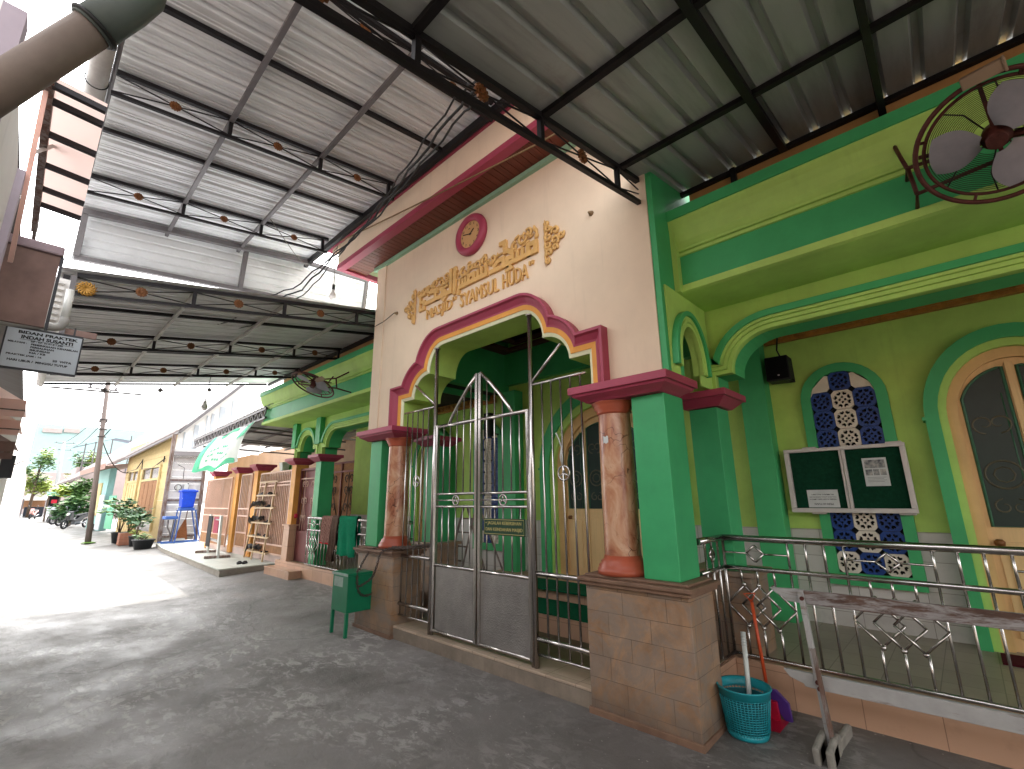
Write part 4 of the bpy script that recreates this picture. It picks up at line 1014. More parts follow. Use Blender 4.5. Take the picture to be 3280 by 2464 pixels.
# wall clock on the portal
ck = thing('wall_clock', 'round clock with tan dial set in a maroon ring on the portal wall', 'clock', (-3.757, F, 4.4))
CXc, CZc = -3.757, 4.672
def disc(m, r0, r1, y0, y1, seg=48): m.tube([(CXc, y0, CZc), (CXc, y1, CZc)], [r0, r1], seg)
m = MB(); m.ring((CXc, F - .03, CZc), (0, 1, 0), .215, .05, 56, 12); m.build('clock_surround', M['maroon'], ck)
m = MB(); m.tube([(CXc, F - .002, CZc), (CXc, F - .045, CZc)], .188, 48); m.build('dial', M['wallclockface'], ck)
m = MB(); m.ring((CXc, F - .048, CZc), (0, 1, 0), .182, .007, 48, 6); m.build('bezel', M['chrome'], ck)
m = MB()
for n_ in range(1, 13):
    if n_ == 12: s_ = '12'
    a = pi / 2 - n_ * pi / 6; r_ = .142; w_ = .02 if n_ < 10 else .034
    lettering(m, str(n_), (CXc + r_ * cos(a) - w_ / 2, F - .0455, CZc + r_ * sin(a) - .016), (1, 0, 0), (0, 0, 1), w_ if n_ not in (1,) else .009, .032, .001, .01)
m.box(CXc - .03, CXc + .0, F - .0468, F - .0455, CZc + .075, CZc + .085); m.build('numerals', M['ink'], ck)
m = MB(); hh = R(90 - (12.8) * 30); mm = R(90 - 47.5 * 6)
hh = R(38); mm = R(165)
m.bar((CXc, F - .05, CZc), (CXc + .085 * cos(hh), F - .05, CZc + .085 * sin(hh)), .013, .004, (0, 1, 0)); m.bar((CXc, F - .054, CZc), (CXc + .125 * cos(mm), F - .054, CZc + .125 * sin(mm)), .009, .004, (0, 1, 0))
m.bar((CXc, F - .054, CZc), (CXc - .03 * cos(mm), F - .054, CZc - .03 * sin(mm)), .009, .004, (0, 1, 0)); m.tube([(CXc, F - .046, CZc), (CXc, F - .058, CZc)], .01, 12); m.build('clock_hands', M['ink'], ck)

# ------------------------------------------------------------------ wall fans
def wall_fan(label, c, n, r, arms, blade0, box_at):
    c = V(c); n = V(n).normalized(); u = n.cross(V((0, 0, 1))).normalized(); v = u.cross(n)
    P = lambda a, b, d=0: c + u * a + v * b + n * d
    g = thing('wall_fan', label, 'fan', c, 'wall fans')
    m = MB(); m.ring(P(0, 0, -.02), n, r, .0125, 56, 8); m.ring(P(0, 0, -.05), n, r * .89, .009, 56, 8); m.build('outer_ring', M['fanred'], g)
    m = MB()
    for i in range(20): m.ring(P(0, 0, -.06 - .05 * (1 - i / 20)), n, r * (.3 + .57 * i / 20), .0017, 48, 4)
    for k in range(8):
        a = k * pi / 4 + .2; m.tube([P(r * .2 * cos(a), r * .2 * sin(a), -.12), P(r * .6 * cos(a + .12), r * .6 * sin(a + .12), -.1), P(r * .88 * cos(a), r * .88 * sin(a), -.055)], .004, 5)
    m.build('rear_cage', M['fancage'], g)
    for k in range(3):
        a0 = blade0 + k * 2 * pi / 3; rows = []
        for i in range(9):
            t = i / 8; rr = r * (.2 + .62 * t); wd = .28 + .5 * sin(pi * min(1, .25 + t * .62)); 
            rows.append([P(rr * cos(a0 + (j / 6 - .5) * wd * 1.9 * (1 - .12 * t)), rr * sin(a0 + (j / 6 - .5) * wd * 1.9 * (1 - .12 * t)), -.03 + .05 * (j / 6 - .5) + .012 * sin(pi * j / 6)) for j in range(7)])
        m = MB(); m.strip(rows, sm=True); m.strip([[p - n * .004 for p in q] for q in rows], sm=True)
        m.build('fan_blade', M['fanblade'], g)
    m = MB(); m.tube([P(0, 0, -.17), P(0, 0, -.06), P(0, 0, -.05), P(0, 0, .02)], [.055, .06, .045, .04], 18); m.build('motor', M['fanred'], g)
    m = MB(); bp = P(*box_at); m.bar(bp - u * .075, bp + u * .075, .06, .06, n); m.bar(bp - u * .08 - n * .03, bp - u * .08 + n * .04, .07, .012, u); m.build('switch_box', M['fanbox'], g, .006)
    m = MB()
    for k in range(4):
        a = k * pi / 2 + .5; m.bar(P(r * .88 * cos(a), r * .88 * sin(a), -.05), P(r * cos(a), r * sin(a), -.02), .016, .01)
    m.bar(P(-r * .95, -.1, -.08), P(r * .95, .06, -.1), .022, .014); m.bar(P(0, -r * .92, -.09), P(0, r * .92, -.09), .018, .012)
    m.build('cage_strut', M['fanred'], g)
    m = MB()
    for pts in arms: m.tube([P(*p) if len(p) == 3 and isinstance(p, tuple) else V(p) for p in pts], .012, 8)
    m.build('wall_bracket', M['fanred'], g)
    return g
wall_fan('large rust red wall fan with grey blades on the cornice above the notice board', (.425, 3.15, 3.335), (-.12, -.72, -.68), .315,
         [[(-.31, -.04, -.03), [.085, 3.5, 3.56], [.075, 3.63, 3.55]], [(-.3, -.1, -.03), [.1, 3.48, 3.36], [.09, 3.645, 3.34]], [[.085, 3.5, 3.56], [.07, 3.56, 3.68], [.055, 3.6, 3.8]], [[.1, 3.48, 3.36], [.088, 3.5, 3.56]]], R(250), (-.02, .33, -.02))
wall_fan('small looking wall fan on the cornice between the cream portal and banner', (-7.5, 3.1, 3.43), (.06, -.42, -.9), .35,
         [[(.3, .1, -.03), [-7.25, 3.4, 3.4], [-7.22, 3.645, 3.36]], [(.28, .16, -.03), [-7.3, 3.4, 3.58], [-7.3, 3.62, 3.73]], [(-.05, .34, -.04), [-7.8, 3.5, 3.62], [-7.85, 3.6, 3.75]], [[-7.25, 3.4, 3.4], [-7.3, 3.4, 3.58]]], R(200), (-.34, .1, .0))

# ------------------------------------------------------------------ verandah fittings
nb = thing('notice_board', 'glazed green notice board in an aluminium frame before the breeze-block window', 'notice board', (-.83, 5.6, 1.41))
YB = 5.6; k_ = YB / 5.0
bx0, bx1, bz0, bz1 = -1.184 * k_, -.295 * k_, 1.6 + (1.44 - 1.6) * k_, 1.6 + (2.008 - 1.6) * k_
m = MB(); t = .042; mid = -.735 * k_
m.box(bx0, bx1, YB - .03, YB + .03, bz1 - t * .8, bz1); m.box(bx0, bx1, YB - .03, YB + .03, bz0, bz0 + t)
m.box(bx0, bx0 + t, YB - .031, YB + .03, bz0 + t + .001, bz1 - t * .8 - .001); m.box(bx1 - t, bx1, YB - .031, YB + .03, bz0 + t + .001, bz1 - t * .8 - .001)
m.box(mid - .022, mid - .002, YB - .028, YB + .01, bz0 + t + .001, bz1 - t * .8 - .001); m.box(mid + .002, mid + .026, YB - .034, YB + .01, bz0 + t + .001, bz1 - t * .8 - .001)
for x in (bx0 + .17, bx1 - .14):
    m.box(x, x + .12, YB, YB + .05, bz1 + .001, bz1 + .016); m.box(x, x + .12, YB, YB + .05, bz0 - .016, bz0 - .001)
m.build('board_frame', M['alu'], nb, .003)
m = MB(); m.box(bx0 + t, bx1 - t, YB + .012, YB + .025, bz0 + t, bz1 - t * .8); m.build('felt_panel', M['felt'], nb)
def px2(x, z): return (x * k_, 1.6 + (z - 1.6) * k_)
yp = YB + .008
n1 = thing('paper_notice', 'white paper with grey photographs pinned high on the notice board', 'paper', (-.58, yp, 1.66), 'papers on the notice board')
(ax, az), (cx_, cz_) = px2(-.602, 1.66), px2(-.436, 1.895)
m = MB(); m.box(ax, cx_, yp, yp + .002, az, cz_); m.build('sheet', M['paper'], n1)
m = MB(); w_, h_ = cx_ - ax, cz_ - az
m.box(ax + .08 * w_, cx_ - .08 * w_, yp - .001, yp - .0003, az + .64 * h_, az + .93 * h_); m.box(ax + .08 * w_, ax + .36 * w_, yp - .001, yp - .0003, az + .38 * h_, az + .59 * h_); m.box(ax + .4 * w_, ax + .64 * w_, yp - .001, yp - .0003, az + .38 * h_, az + .59 * h_); m.box(ax + .68 * w_, cx_ - .08 * w_, yp - .001, yp - .0003, az + .38 * h_, az + .59 * h_)
kk = NT('blurred_photo_print'); M['photo'] = kk.set(kk.ramp(kk.noise(17, 3), [(.35, lin('#3c3f45')), (.5, lin('#8a8b8b')), (.65, lin('#b5b0a6'))]), .6)
m.build('printed_photo', M['photo'], n1)
m = MB()
for i in range(4): m.box(ax + .12 * w_, cx_ - (.12 + .1 * (i % 2)) * w_, yp - .001, yp - .0003, az + (.3 - .05 * i) * h_, az + (.312 - .05 * i) * h_)
m.build('printed_line', M['paper2'], n1)
n2 = thing('paper_notice', 'white notice with printed lines standing upside down on the board bottom frame', 'paper', (-1.04, yp, 1.46), 'papers on the notice board')
(ax, az), (cx_, cz_) = px2(-1.05, 1.484), px2(-.813, 1.637)
m = MB(); m.box(ax, cx_, yp, yp + .002, az, cz_); m.build('sheet', M['paper'], n2)
m = MB(); w_, h_ = cx_ - ax, cz_ - az
yl_ = yp - .0002
for i, (tx, fr_, wd, hh_) in enumerate((('PERHATIAN', .14, .6, .1), ('TERIMA KASIH SEBELUMNYA', .42, .86, .075), ('TOLONG JAGA KEBERSIHAN', .56, .86, .075), ('RUMAH ALLAH', .69, .7, .075))):
    lettering(m, tx, (ax + w_ * (.5 + wd / 2), yl_, az + h_ * (fr_ + hh_)), (-1, 0, 0), (0, 0, -1), w_ * wd, h_ * hh_, .0008, .01)
m.build('printed_text', M['ink'], n2)
sp = thing('loudspeaker', 'black box loudspeaker hanging high beside the breeze-block window with the notice board', 'speaker', (-1.2, 5.5, 2.85), 'loudspeakers')
k5 = 5.45 / 4.8; X = lambda a: a * k5; Zz = lambda a: 1.6 + (a - 1.6) * k5
m = MB(); m.prism([(X(-1.19), Zz(2.885)), (X(-.995), Zz(2.88)), (X(-.99), Zz(2.638)), (X(-1.195), Zz(2.65))], XZ(5.45), -.2, 0); m.build('cabinet', M['speaker'], sp, .008)
m = MB(); m.box(X(-1.185), X(-1.0), 5.438, 5.449, Zz(2.66), Zz(2.87)); m.build('front_grille', fabric('black_speaker_cloth', '#101012', None, 90), sp)
m = MB(); m.box(X(-1.09), X(-1.075), 5.4365, 5.4378, Zz(2.688), Zz(2.70)); m.build('maker_badge', M['alu'], sp)
m = MB(); m.tube([(X(-1.06), 5.5, Zz(2.88)), (X(-1.08), 5.5, Zz(2.95)), (X(-1.07), 5.6, 3.36)], .008, 6); m.tube([(X(-1.0), 5.5, Zz(2.66)), (X(-.97), 5.5, Zz(2.63)), (X(-1.0), 5.5, Zz(2.62)), (X(-1.03), 5.55, Zz(2.64))], .006, 5); m.build('mounting_hook', M['wire'], sp)
sp = thing('loudspeaker', 'slim black loudspeaker beside the breeze-block window seen through the gate', 'speaker', (-5.75, 5.45, 2.7), 'loudspeakers')
m = MB(); m.box(-5.78, -5.64, 5.36, 5.5, 2.62, 3.02); m.build('cabinet', M['speaker'], sp, .01)
m = MB(); m.tube([(-5.71, 5.5, 2.7), (-5.72, 5.7, 2.66)], .012, 6); m.build('mounting_hook', M['wire'], sp)
ld = thing('step_ladder', 'old wooden folding ladder standing inside the porch behind the gate', 'ladder', (-5.3, 4.9, .49))
m = MB()
for s_ in (0, 1):
    a = V((-5.72 + s_ * .28, 4.9, 1.5)); m.bar(a, V((-5.95 + s_ * .34, 4.75, .49)), .04, .025); m.bar(a + V((.02, .03, 0)), V((-5.62 + s_ * .42, 5.25, .49)), .035, .022)
m.build('ladder_rail', M['trimgrey'], ld)
m = MB()
for i in range(1, 5):
    t = i / 5; a = V((-5.72, 4.9, 1.5)).lerp(V((-5.95, 4.75, .49)), t); b = V((-5.44, 4.9, 1.5)).lerp(V((-5.61, 4.75, .49)), t); m.bar(a, b, .05, .02)
m.build('ladder_rung', M['trimgrey'], ld)
mt = MB(); mt.box(-.02, .5, 5.2, 5.5, .372, .385); single(mt, 'door_mat', fabric('dark_red_mat', '#4a1720'), 'dark red door mat lying before the yellow door behind the railing', 'mat', (.2, 5.3, .372))
sh = MB()
for x in (-2.5, -2.42): sh.lathe([(.02, 0), (.035, .02), (.02, .05)], (x, 3.95, .19), 8)
sh2 = MB()
for dx in (0, .1):
    pts = [(-2.55 + dx + .035 * cos(a) * (1 + .3 * sin(a)), 3.95 + .11 * sin(a)) for a in [i * pi / 8 for i in range(16)]]
    sh2.prism(pts, lambda u, v, d: V((u, v, .192 + d)), 0, .025); sh2.tube([(-2.585 + dx, 3.97, .215), (-2.55 + dx, 3.98, .26), (-2.515 + dx, 3.97, .215)], .011, 6)
single(sh2, 'sandal_pair', M['shoe'], 'pair of dark sandals on the porch floor behind the gate side grille', 'sandals', (-2.5, 3.95, .19))

# ------------------------------------------------------------------ by the right plinth: basket, pole, dustpan, plank barrier
def basket():
    c = V((-1.3, 3.58, .075)); g = thing('waste_basket', 'turquoise plastic mesh waste basket beside the brown stone plinth', 'basket', c)
    prof = lambda t: .125 + .03 * t
    m = MB(); H = .285; nz = 16; nk = 44
    m.lathe([(.0, .004), (.118, .0), (.126, .01), (.128, .035), (.12, .036), (.118, .012), (.0, .012)], c, 36, caps=False)
    m.build('basket_base', M['teal'], g)
    m = MB()
    for i in range(nz): 
        z = .04 + (H - .075) * i / (nz - 1); m.ring(c + V((0, 0, z)), (0, 0, 1), .125 + .032 * z / H, .0028, 44, 4)
    for k in range(nk):
        a = 2 * pi * k / nk; m.tube([c + V(((.127) * cos(a), (.127) * sin(a), .03)), c + V((.156 * cos(a), .156 * sin(a), H - .03))], .0026, 4)
    m.lathe([(.118, .03), (.146, H - .03)], c, 36, caps=False) if False else None
    m.build('basket_mesh', M['teal'], g)
    m = MB(); m.lathe([(.15, H - .045), (.157, H - .045), (.161, H - .005), (.17, H), (.168, H + .008), (.155, H + .005), (.15, H - .04)], c, 44, caps=False); m.build('basket_rim', M['teal'], g)
    m = MB(); m.lathe([(.116, .035), (.14, H - .06)], c, 36, caps=False); m.build('basket_inside', plain('dark_teal_inside', '#14565c', .6), g)  # darker teal shell just inside the mesh
basket()
m = MB(); m.tube([(-1.285, 3.62, .09), (-1.31, 3.72, .66)], [.0155, .0165], 12)
for t in (.86, .89, .92, .95): 
    p = V((-1.285, 3.62, .09)).lerp(V((-1.31, 3.72, .66)), t); m.ring(p, (-.04, .17, .98), .0165, .003, 14, 5)
single(m, 'white_stick', M['whiteplastic'], 'white plastic broom stick standing in the turquoise basket', 'stick', (-1.285, 3.62, .09))
dp = thing('dustpan', 'red and purple dustpan with a long orange handle leaning on the railing', 'dustpan', (-1.17, 3.85, .09))
m = MB(); a = V((-1.262, 3.93, .25)); b = V((-1.305, 3.96, .82)); m.tube([a, b], .012, 10); m.tube([b, b + V((-.05, 0, .05)), b + V((.03, 0, .062)), b], .007, 6); m.build('handle', M['orangeplastic'], dp)
m = MB(); m.prism([(-1.29, .24), (-1.26, .27), (-1.2, .265), (-1.13, .2), (-1.12, .09), (-1.16, .085)], XZ(3.93, 1), -.02, .01); m.build('pan_back', M['purple'], dp, .004)
m = MB(); m.prism([(-1.3, .21), (-1.2, .2), (-1.19, .088), (-1.32, .088)], XZ(3.9, 1), -.02, .01); m.add([(-1.32, 3.9, .088), (-1.14, 3.92, .088), (-1.15, 3.72, .082), (-1.3, 3.7, .082)], [(0, 1, 2, 3)]); m.add([(-1.32, 3.9, .091), (-1.14, 3.92, .091), (-1.15, 3.72, .085), (-1.3, 3.7, .085)], [(0, 1, 2, 3)]); m.build('pan_tray', M['redplastic'], dp)

def jag(x0, x1, z0, z1, slope=0):
    """plank outline with a broken left end"""
    z = lambda x: slope * (x - x0)
    return [(x0, z1), (x1, z1 + z(x1)), (x1, z0 + z(x1)), (x0 + .2, z0 + z(x0 + .2)), (x0 + .115, z0 + .005), (x0 + .11, z0 + .02), (x0 + .06, z0 + .035), (x0 + .03, z1 - .04)]
bar_ = thing('plank_barrier', 'weathered white plank barrier on cement feet standing before the steel railing', 'barrier', (-.87, 3.75, .06))
m = MB(); fnb = XZ(3.75)
m.prism([(-.905, .98), (2.4, .985), (2.4, .895), (-.885, .895)], fnb, 0, .03); m.build('upper_plank', M['barrier'], bar_, .003)
m = MB(); m.prism([(-1.1, .975), (-.91, .985), (-.905, .895), (-.95, .9), (-1.0, .902), (-1.02, .925), (-1.06, .945)], fnb, .0, .03); m.prism(jag(-1.078, 2.4, .392, .478, .012), fnb, 0, .03); m.build('lower_plank', M['barrierw'], bar_, .003)
m = MB(); m.bar((-.907, 3.713, .985), (-.862, 3.70, .1), .042, .03, (1, 0, 0)); m.bar((1.3, 3.713, .985), (1.33, 3.7, .1), .042, .03, (1, 0, 0)); m.build('upright', M['barrierw'], bar_, .003)
m = MB(); m.bar((-.878, 3.69, .64), (-.838, 3.665, .12), .03, .022, (1, 0, 0)); m.build('brace', M['trimgrey'], bar_)
m = MB()
for x in (-.86, 1.33):
    for dx in (-.034, .034):
        for y0, y1 in ((3.47, 3.64), (3.5, 3.72)): m.bar((x + dx, y0, .1), (x + dx, y1, .12), .038, .12)
    m.bar((x + .03, 3.72, .1), (x + .05, 3.98, .11), .04, .09)
m.build('cement_foot', M['footcon'], bar_, .014)
m = MB()
for p in ((-.898, 3.695, .935), (-.878, 3.69, .45), (-.872, 3.69, .415)): m.tube([p, (p[0], p[1] - .02, p[2])], .013, 8)
m.build('rusty_bolt', M['fanred'], bar_)

# ------------------------------------------------------------------ collection box with chain and padlock
bxr = thing('collection_box', 'green steel collection box on four legs, chained to the stone plinth', 'collection box', (-5.6, 3.07, .05))
x0, x1, y0, y1 = -5.83, -5.45, 2.885, 3.27; zb, zt = .31, .745
m = MB(); m.box(x0, x1, y0, y1, zb, zt - .03); m.build('box_body', M['binp'], bxr, .005)
m = MB(); m.box(x0 - .008, x1 + .008, y0 - .008, y1 + .008, zt - .028, zt); m.build('lid', M['binp'], bxr, .004)
m = MB(); m.box(x0 - .010, x1 + .010, y0 - .012, y0 - .009, zt - .03, zt - .003); m.box(x0 + .04, x0 + .26, y0 - .003, y0 - .0005, zt - .16, zt - .05); m.build('worn_label', M['binworn'], bxr)
m = MB(); m.tube([(x0 + .1, y0 - .004, zt - .1), (x0 + .16, y0 - .006, zt - .1)], .03, 8)
for x, y in ((x0 + .018, y0 + .018), (x1 - .018, y0 + .018), (x0 + .018, y1 - .018), (x1 - .018, y1 - .018)):
    mm_ = MB(); mm_.box(x - .018, x + .018, y - .018, y + .018, zg(x, y) - .01, zb - .001); mm_.build('leg', M['binp'], bxr, .003)
m = MB(); m.box(-5.66, -5.6, 3.1, 3.16, zt, zt + .004); m.ring((-5.63, 3.13, zt + .03), (.7, .7, 0), .024, .006, 16, 6); m.build('hasp', M['chrome'], bxr)
def chain(label, pts, link=.032, t=.0052):
    L = [V(p) for p in pts]; seg = []; 
    P = []
    for i in range(len(L) - 1):
        a, b = L[i], L[i + 1]; n = max(1, int((b - a).length / .004))
        P += [a.lerp(b, k / n) for k in range(n)]
    P.append(L[-1]); m = MB(); d = 0; last = P[0]; flip = 0; start = P[0]
    for p in P[1:]:
        if (p - start).length >= link * .78:
            ax = (p - start).normalized(); s_ = ax.cross(V((.3, 1, .2))).normalized(); s2 = ax.cross(s_)
            w_ = (s_ if flip else s2); c = (p + start) / 2
            m.tube([c + ax * (link * .56) * cos(a) + w_ * (link * .36) * sin(a) for a in [k * pi / 6 for k in range(12)]], t, 5, True)
            flip ^= 1; start = p
    return single(m, 'steel_chain', M['chain'], label, 'chain', L[0])
def cat(pts, n=8):
    P = [V(pts[0])] + [V(p) for p in pts] + [V(pts[-1])]; o = []
    for i in range(1, len(P) - 2):
        a, b, c, d = P[i-1:i+3]
        for k in range(n):
            t = k / n; o.append(.5 * ((2 * b) + (c - a) * t + (2 * a - 5 * b + 4 * c - d) * t * t + (3 * b - a - 3 * c + d) * t ** 3))
    o.append(P[-1]); return o
chain('rusty chain looped from the green box lid over the plinth to the gate', cat([(-5.63, 3.13, .78), (-5.52, 3.17, .95), (-5.35, 3.2, 1.03), (-5.1, 3.24, 1.04), (-4.8, 3.26, 1.06), (-4.46, 3.28, 1.1), (-4.44, 3.3, 1.08), (-4.8, 3.24, 1.045), (-5.05, 3.17, 1.03), (-5.16, 3.13, .98), (-5.2, 3.11, .85), (-5.27, 3.09, .7), (-5.4, 3.02, .6), (-5.437, 3.0, .6)]))
chain('rusty chain dropping down the side face of the green box to the padlock', cat([(-5.6, 3.1, .77), (-5.5, 3.02, .755), (-5.437, 2.99, .72), (-5.437, 3.0, .6), (-5.437, 3.05, .5), (-5.437, 3.15, .475), (-5.437, 3.22, .5)]))
pl = thing('padlock', 'small steel padlock hanging at the corner of the green box', 'padlock', (-5.43, 3.24, .46))
m = MB(); m.bar((-5.43, 3.25, .51), (-5.42, 3.25, .44), .05, .022, (1, 0, 0)); m.build('lock_body', M['chrome'], pl, .004)
m = MB(); m.tube([(-5.43, 3.232, .51), (-5.43, 3.234, .535), (-5.43, 3.25, .548), (-5.43, 3.266, .535), (-5.43, 3.268, .51)], .005, 6); m.build('shackle', M['chrome'], pl)

m = MB(); a0 = 3.0
rows = [[V((-2.025 + .1365 * sin(R(-14 + 5 * i)), 3.37 - .1365 * cos(R(-14 + 5 * i)), 2.02 + .055 * j + .006 * sin(i * 2.1 + j))) for i in range(5)] for j in range(2)]
m.strip(rows); single(m, 'torn_sticker', M['paper'], 'torn white paper sticker on the marble column beside the gate grille', 'sticker', (-2.03, 3.235, 2.02))
m = MB(); m.tube([(-5.35, 3.25, 4.13), (-5.6, 3.24, 4.07), (-5.9, 3.24, 4.06), (-6.05, 3.2, 4.12)], .006, 5); single(m, 'lamp_wire', M['wire'], 'short dark wire from the wall rosette to the medallion truss', 'cable', (-5.35, 3.25, 4.13))

# ------------------------------------------------------------------ left side of the street
sg_ = thing('shop_sign', 'pale blue midwife signboard reading BIDAN PRAKTEK hung over the street', 'sign', (-5, -.03, 2.6))
m = MB(); m.box(-5.02, -5.0, -.247, .173, 2.598, 2.9); m.build('sign_panel', M['signblue'], sg_)
m = MB()
for a, b in (((-.25, 2.595), (.176, 2.595)), ((.176, 2.595), (.176, 2.903)), ((.176, 2.903), (-.25, 2.903)), ((-.25, 2.903), (-.25, 2.595))): m.bar((-5.008, a[0], a[1]), (-5.008, b[0], b[1]), .009, .03)
m.build('sign_frame', M['signframe'], sg_)
m = MB(); xs_ = -4.999
for tx, y, z, w_, h_ in (('BIDAN PRAKTEK', -.185, 2.864, .335, .022), ('INDAH SUSANTI', -.165, 2.826, .29, .026), ('SIP : KP. 01.01.2.1.290', -.11, 2.805, .18, .012), ('MELAYANI :', -.228, 2.786, .1, .013), ('PEMERIKSAAN KEHAMILAN', -.105, 2.782, .265, .014), ('PERSALINAN', -.105, 2.76, .13, .014),
                         ('IMUNISASI', -.105, 2.738, .11, .014), ('KIA / KB', -.105, 2.716, .09, .014), ('PRAKTEK JAM : 16', -.222, 2.686, .19, .016), ('20  WITA', .03, 2.676, .11, .016), ('HARI LIBUR /  MINGGU TUTUP', -.21, 2.645, .33, .016)):
    lettering(m, tx, (xs_ - .001, y, z), (0, 1, 0), (0, 0, 1), w_, h_ * 1.08, .001, .045)
m.box(xs_, xs_ + .001, -.17, .13, 2.818, 2.8205); m.build('sign_lettering', M['ink'], sg_)
m = MB(); m.bar((-5.01, -.2, 2.9), (-5.01, -.2, 2.96), .012, .012, (0, 1, 0)); m.bar((-5.01, .12, 2.9), (-5.01, .12, 2.98), .012, .012, (0, 1, 0)); m.build('hanger', M['signframe'], sg_)
m = MB(); m.box(-6.03, -6.0, -.05, .305, 3.178, 3.24); m.box(-6.028, -5.998, .02, .16, 3.2, 3.236); single(m, 'painted_board', M['brownsheet'], 'small red brown plank fixed behind the midwife sign', 'board', (-6, .1, 3.178), None, .004)
ab = thing('awning_box', 'rusty brown sheet panel with a pale top ledge above the midwife sign', 'awning', (-4, -.4, 2.66))
m = MB(); m.box(-4.03, -4.0, -.6, -.048, 2.672, 3.16); m.build('side_panel', M['brownsheet'], ab)
m = MB(); m.box(-4.2, -3.98, -.6, -.036, 3.161, 3.225); m.build('top_ledge', paint('mauve_concrete_ledge', '#a8949a', .8, .3, 3), ab, .01)
m = MB(); m.box(-4.028, -4.005, -.046, -.03, 2.66, 3.16); m.build('edge_strip', M['signframe'], ab)
m = MB()
for i in range(9): m.box(-5.3, -5.26, -.06 + .001 * i, .0, 2.98 + i * .055, 3.005 + i * .055); 
m.box(-5.32, -5.301, -.1, .03, 2.95, 3.48); single(m, 'louvre_vent', M['housewhite'], 'pale ribbed louvre between the rusty panel and the white drain pipe', 'vent', (-5.3, 0, 2.95))
hs_ = thing('white_house', 'long white house wall facing the mosque across the street', 'house', (-20, 0, 0))
m = MB()
def wl_(x): return -.27 + (-2.2 - x) / 57.8 * .77
pts = [(-2.2, -.27), (-3.4, -.27), (-3.42, -.95), (-12, -.8), (-12.1, -.14), (-22, -.0), (-35, .18), (-60, .5)]
m.add([(x, y, z) for x, y in pts for z in (-.3, 3.3)] , [(2 * i, 2 * i + 1, 2 * i + 3, 2 * i + 2) for i in range(len(pts) - 1)])
m.add([(-2.2, -.27, -.3), (-2.2, -6, -.3), (-2.2, -6, 5.2), (-2.2, -1.6, 5.2), (-2.2, -.27, 3.3)], [(0, 1, 2, 3, 4)]); m.add([(-60, .5, -.3), (-60, -6, -.3), (-60, -6, 3.3), (-60, .5, 3.3)], [(0, 1, 2, 3)])
m.build('house_wall', M['housewhite'], hs_)
m = MB()
m.box(-2.22, -2.12, -.31, -.25, -.2, 3.3); m.box(-3.36, -3.28, -.3, -.24, -.2, 3.3); m.build('corner_post', paint('lilac_post_paint', '#b9adb8', .7), hs_)
m = MB(); m.bar((-2.95, -.235, 3.9), (-3.6, -.23, 2.9), .02, .03); m.build('pink_strut', M['pinkroof'], hs_)
m = MB(); m.add([(-2.2, -.28, 3.32), (-60, .45, 3.32), (-60, -5.5, 5.5), (-2.2, -6, 5.5)], [(0, 1, 2, 3)]); m.build('roof', M['tinroof'], hs_)
pa = thing('pink_awning', 'pink sheet awning with black battens beside the gutter pipe', 'awning', (-3.7, -.2, 3.7))
m = MB(); m.add([(-3.0, -.215, 3.72), (-4.47, -.235, 3.72), (-4.47, .0, 3.70), (-3.0, -.0, 3.70)], [(0, 1, 2, 3)]); m.build('awning_sheet', M['pinkroof'], pa)
m = MB()
for x in (-3.03, -3.17, -3.5, -3.87, -4.2, -4.45): m.bar((x, -.225, 3.69), (x, .0, 3.675), .03, .03)
m.build('batten', M['black'], pa)
m = MB(); m.bar((-2.95, -.222, 3.7), (-4.9, -.235, 3.68), .035, .05); m.bar((-4.5, -.23, 3.69), (-5.6, -.2, 3.2), .02, .03); m.build('edge_beam', M['trimgrey'], pa)
m = MB(); m.bar((-3.62, -.26, 3.6), (-3.72, -.08, 3.9), .03, .02); m.build('strap', M['alu'], pa)
for i, (X_, z0, z1_, mt, lb) in enumerate(((-7.0, 2.48, 2.66, 'pinkroof', 'pink awning fascia just below the gutter pipe end and midwife sign'), (-7.4, 2.33, 2.49, 'pinkroof', 'pale pink awning directly above the brown boarded awning end'), (-8.2, 2.12, 2.33, 'brownsheet', 'brown boarded awning end under the pink awnings'))):
    g = thing('house_awning', lb, 'awning', (X_, -.2, z0), 'awnings on the white house')
    m = MB(); m.box(X_ - .03, X_, -.5, -.075 - i * .012, z0, z1_); m.build('fascia', M[mt], g)
    m = MB(); m.add([(X_ - .02, -.08 - i * .012, z1_ - .02), (X_ - 1.4, -.06, z1_ - .02), (X_ - 1.4, -.5, z1_ + .25), (X_ - .02, -.5, z1_ + .25)], [(0, 1, 2, 3)]); m.build('awning_sheet', M[mt], g)
    m = MB(); m.box(X_ - .02, X_ + .006, -.35, -.07 - i * .012, z0 + .35 * (z1_ - z0), z0 + .42 * (z1_ - z0)); m.build('batten', M['trimgrey'], g)
m = MB(); m.box(-9.3, -9.0, -.2, -.07, 1.93, 2.22); m.box(-8.999, -8.985, -.19, -.08, 1.95, 2.2); m.tube([(-9.0, -.07, 2.1), (-8.9, -.02, 2.13), (-8.9, .02, 2.15)], .008, 5); single(m, 'air_conditioner', M['signframe'], 'dark box unit on the white wall below the brown awning', 'air conditioner', (-9.1, -.15, 1.93), None, .01)

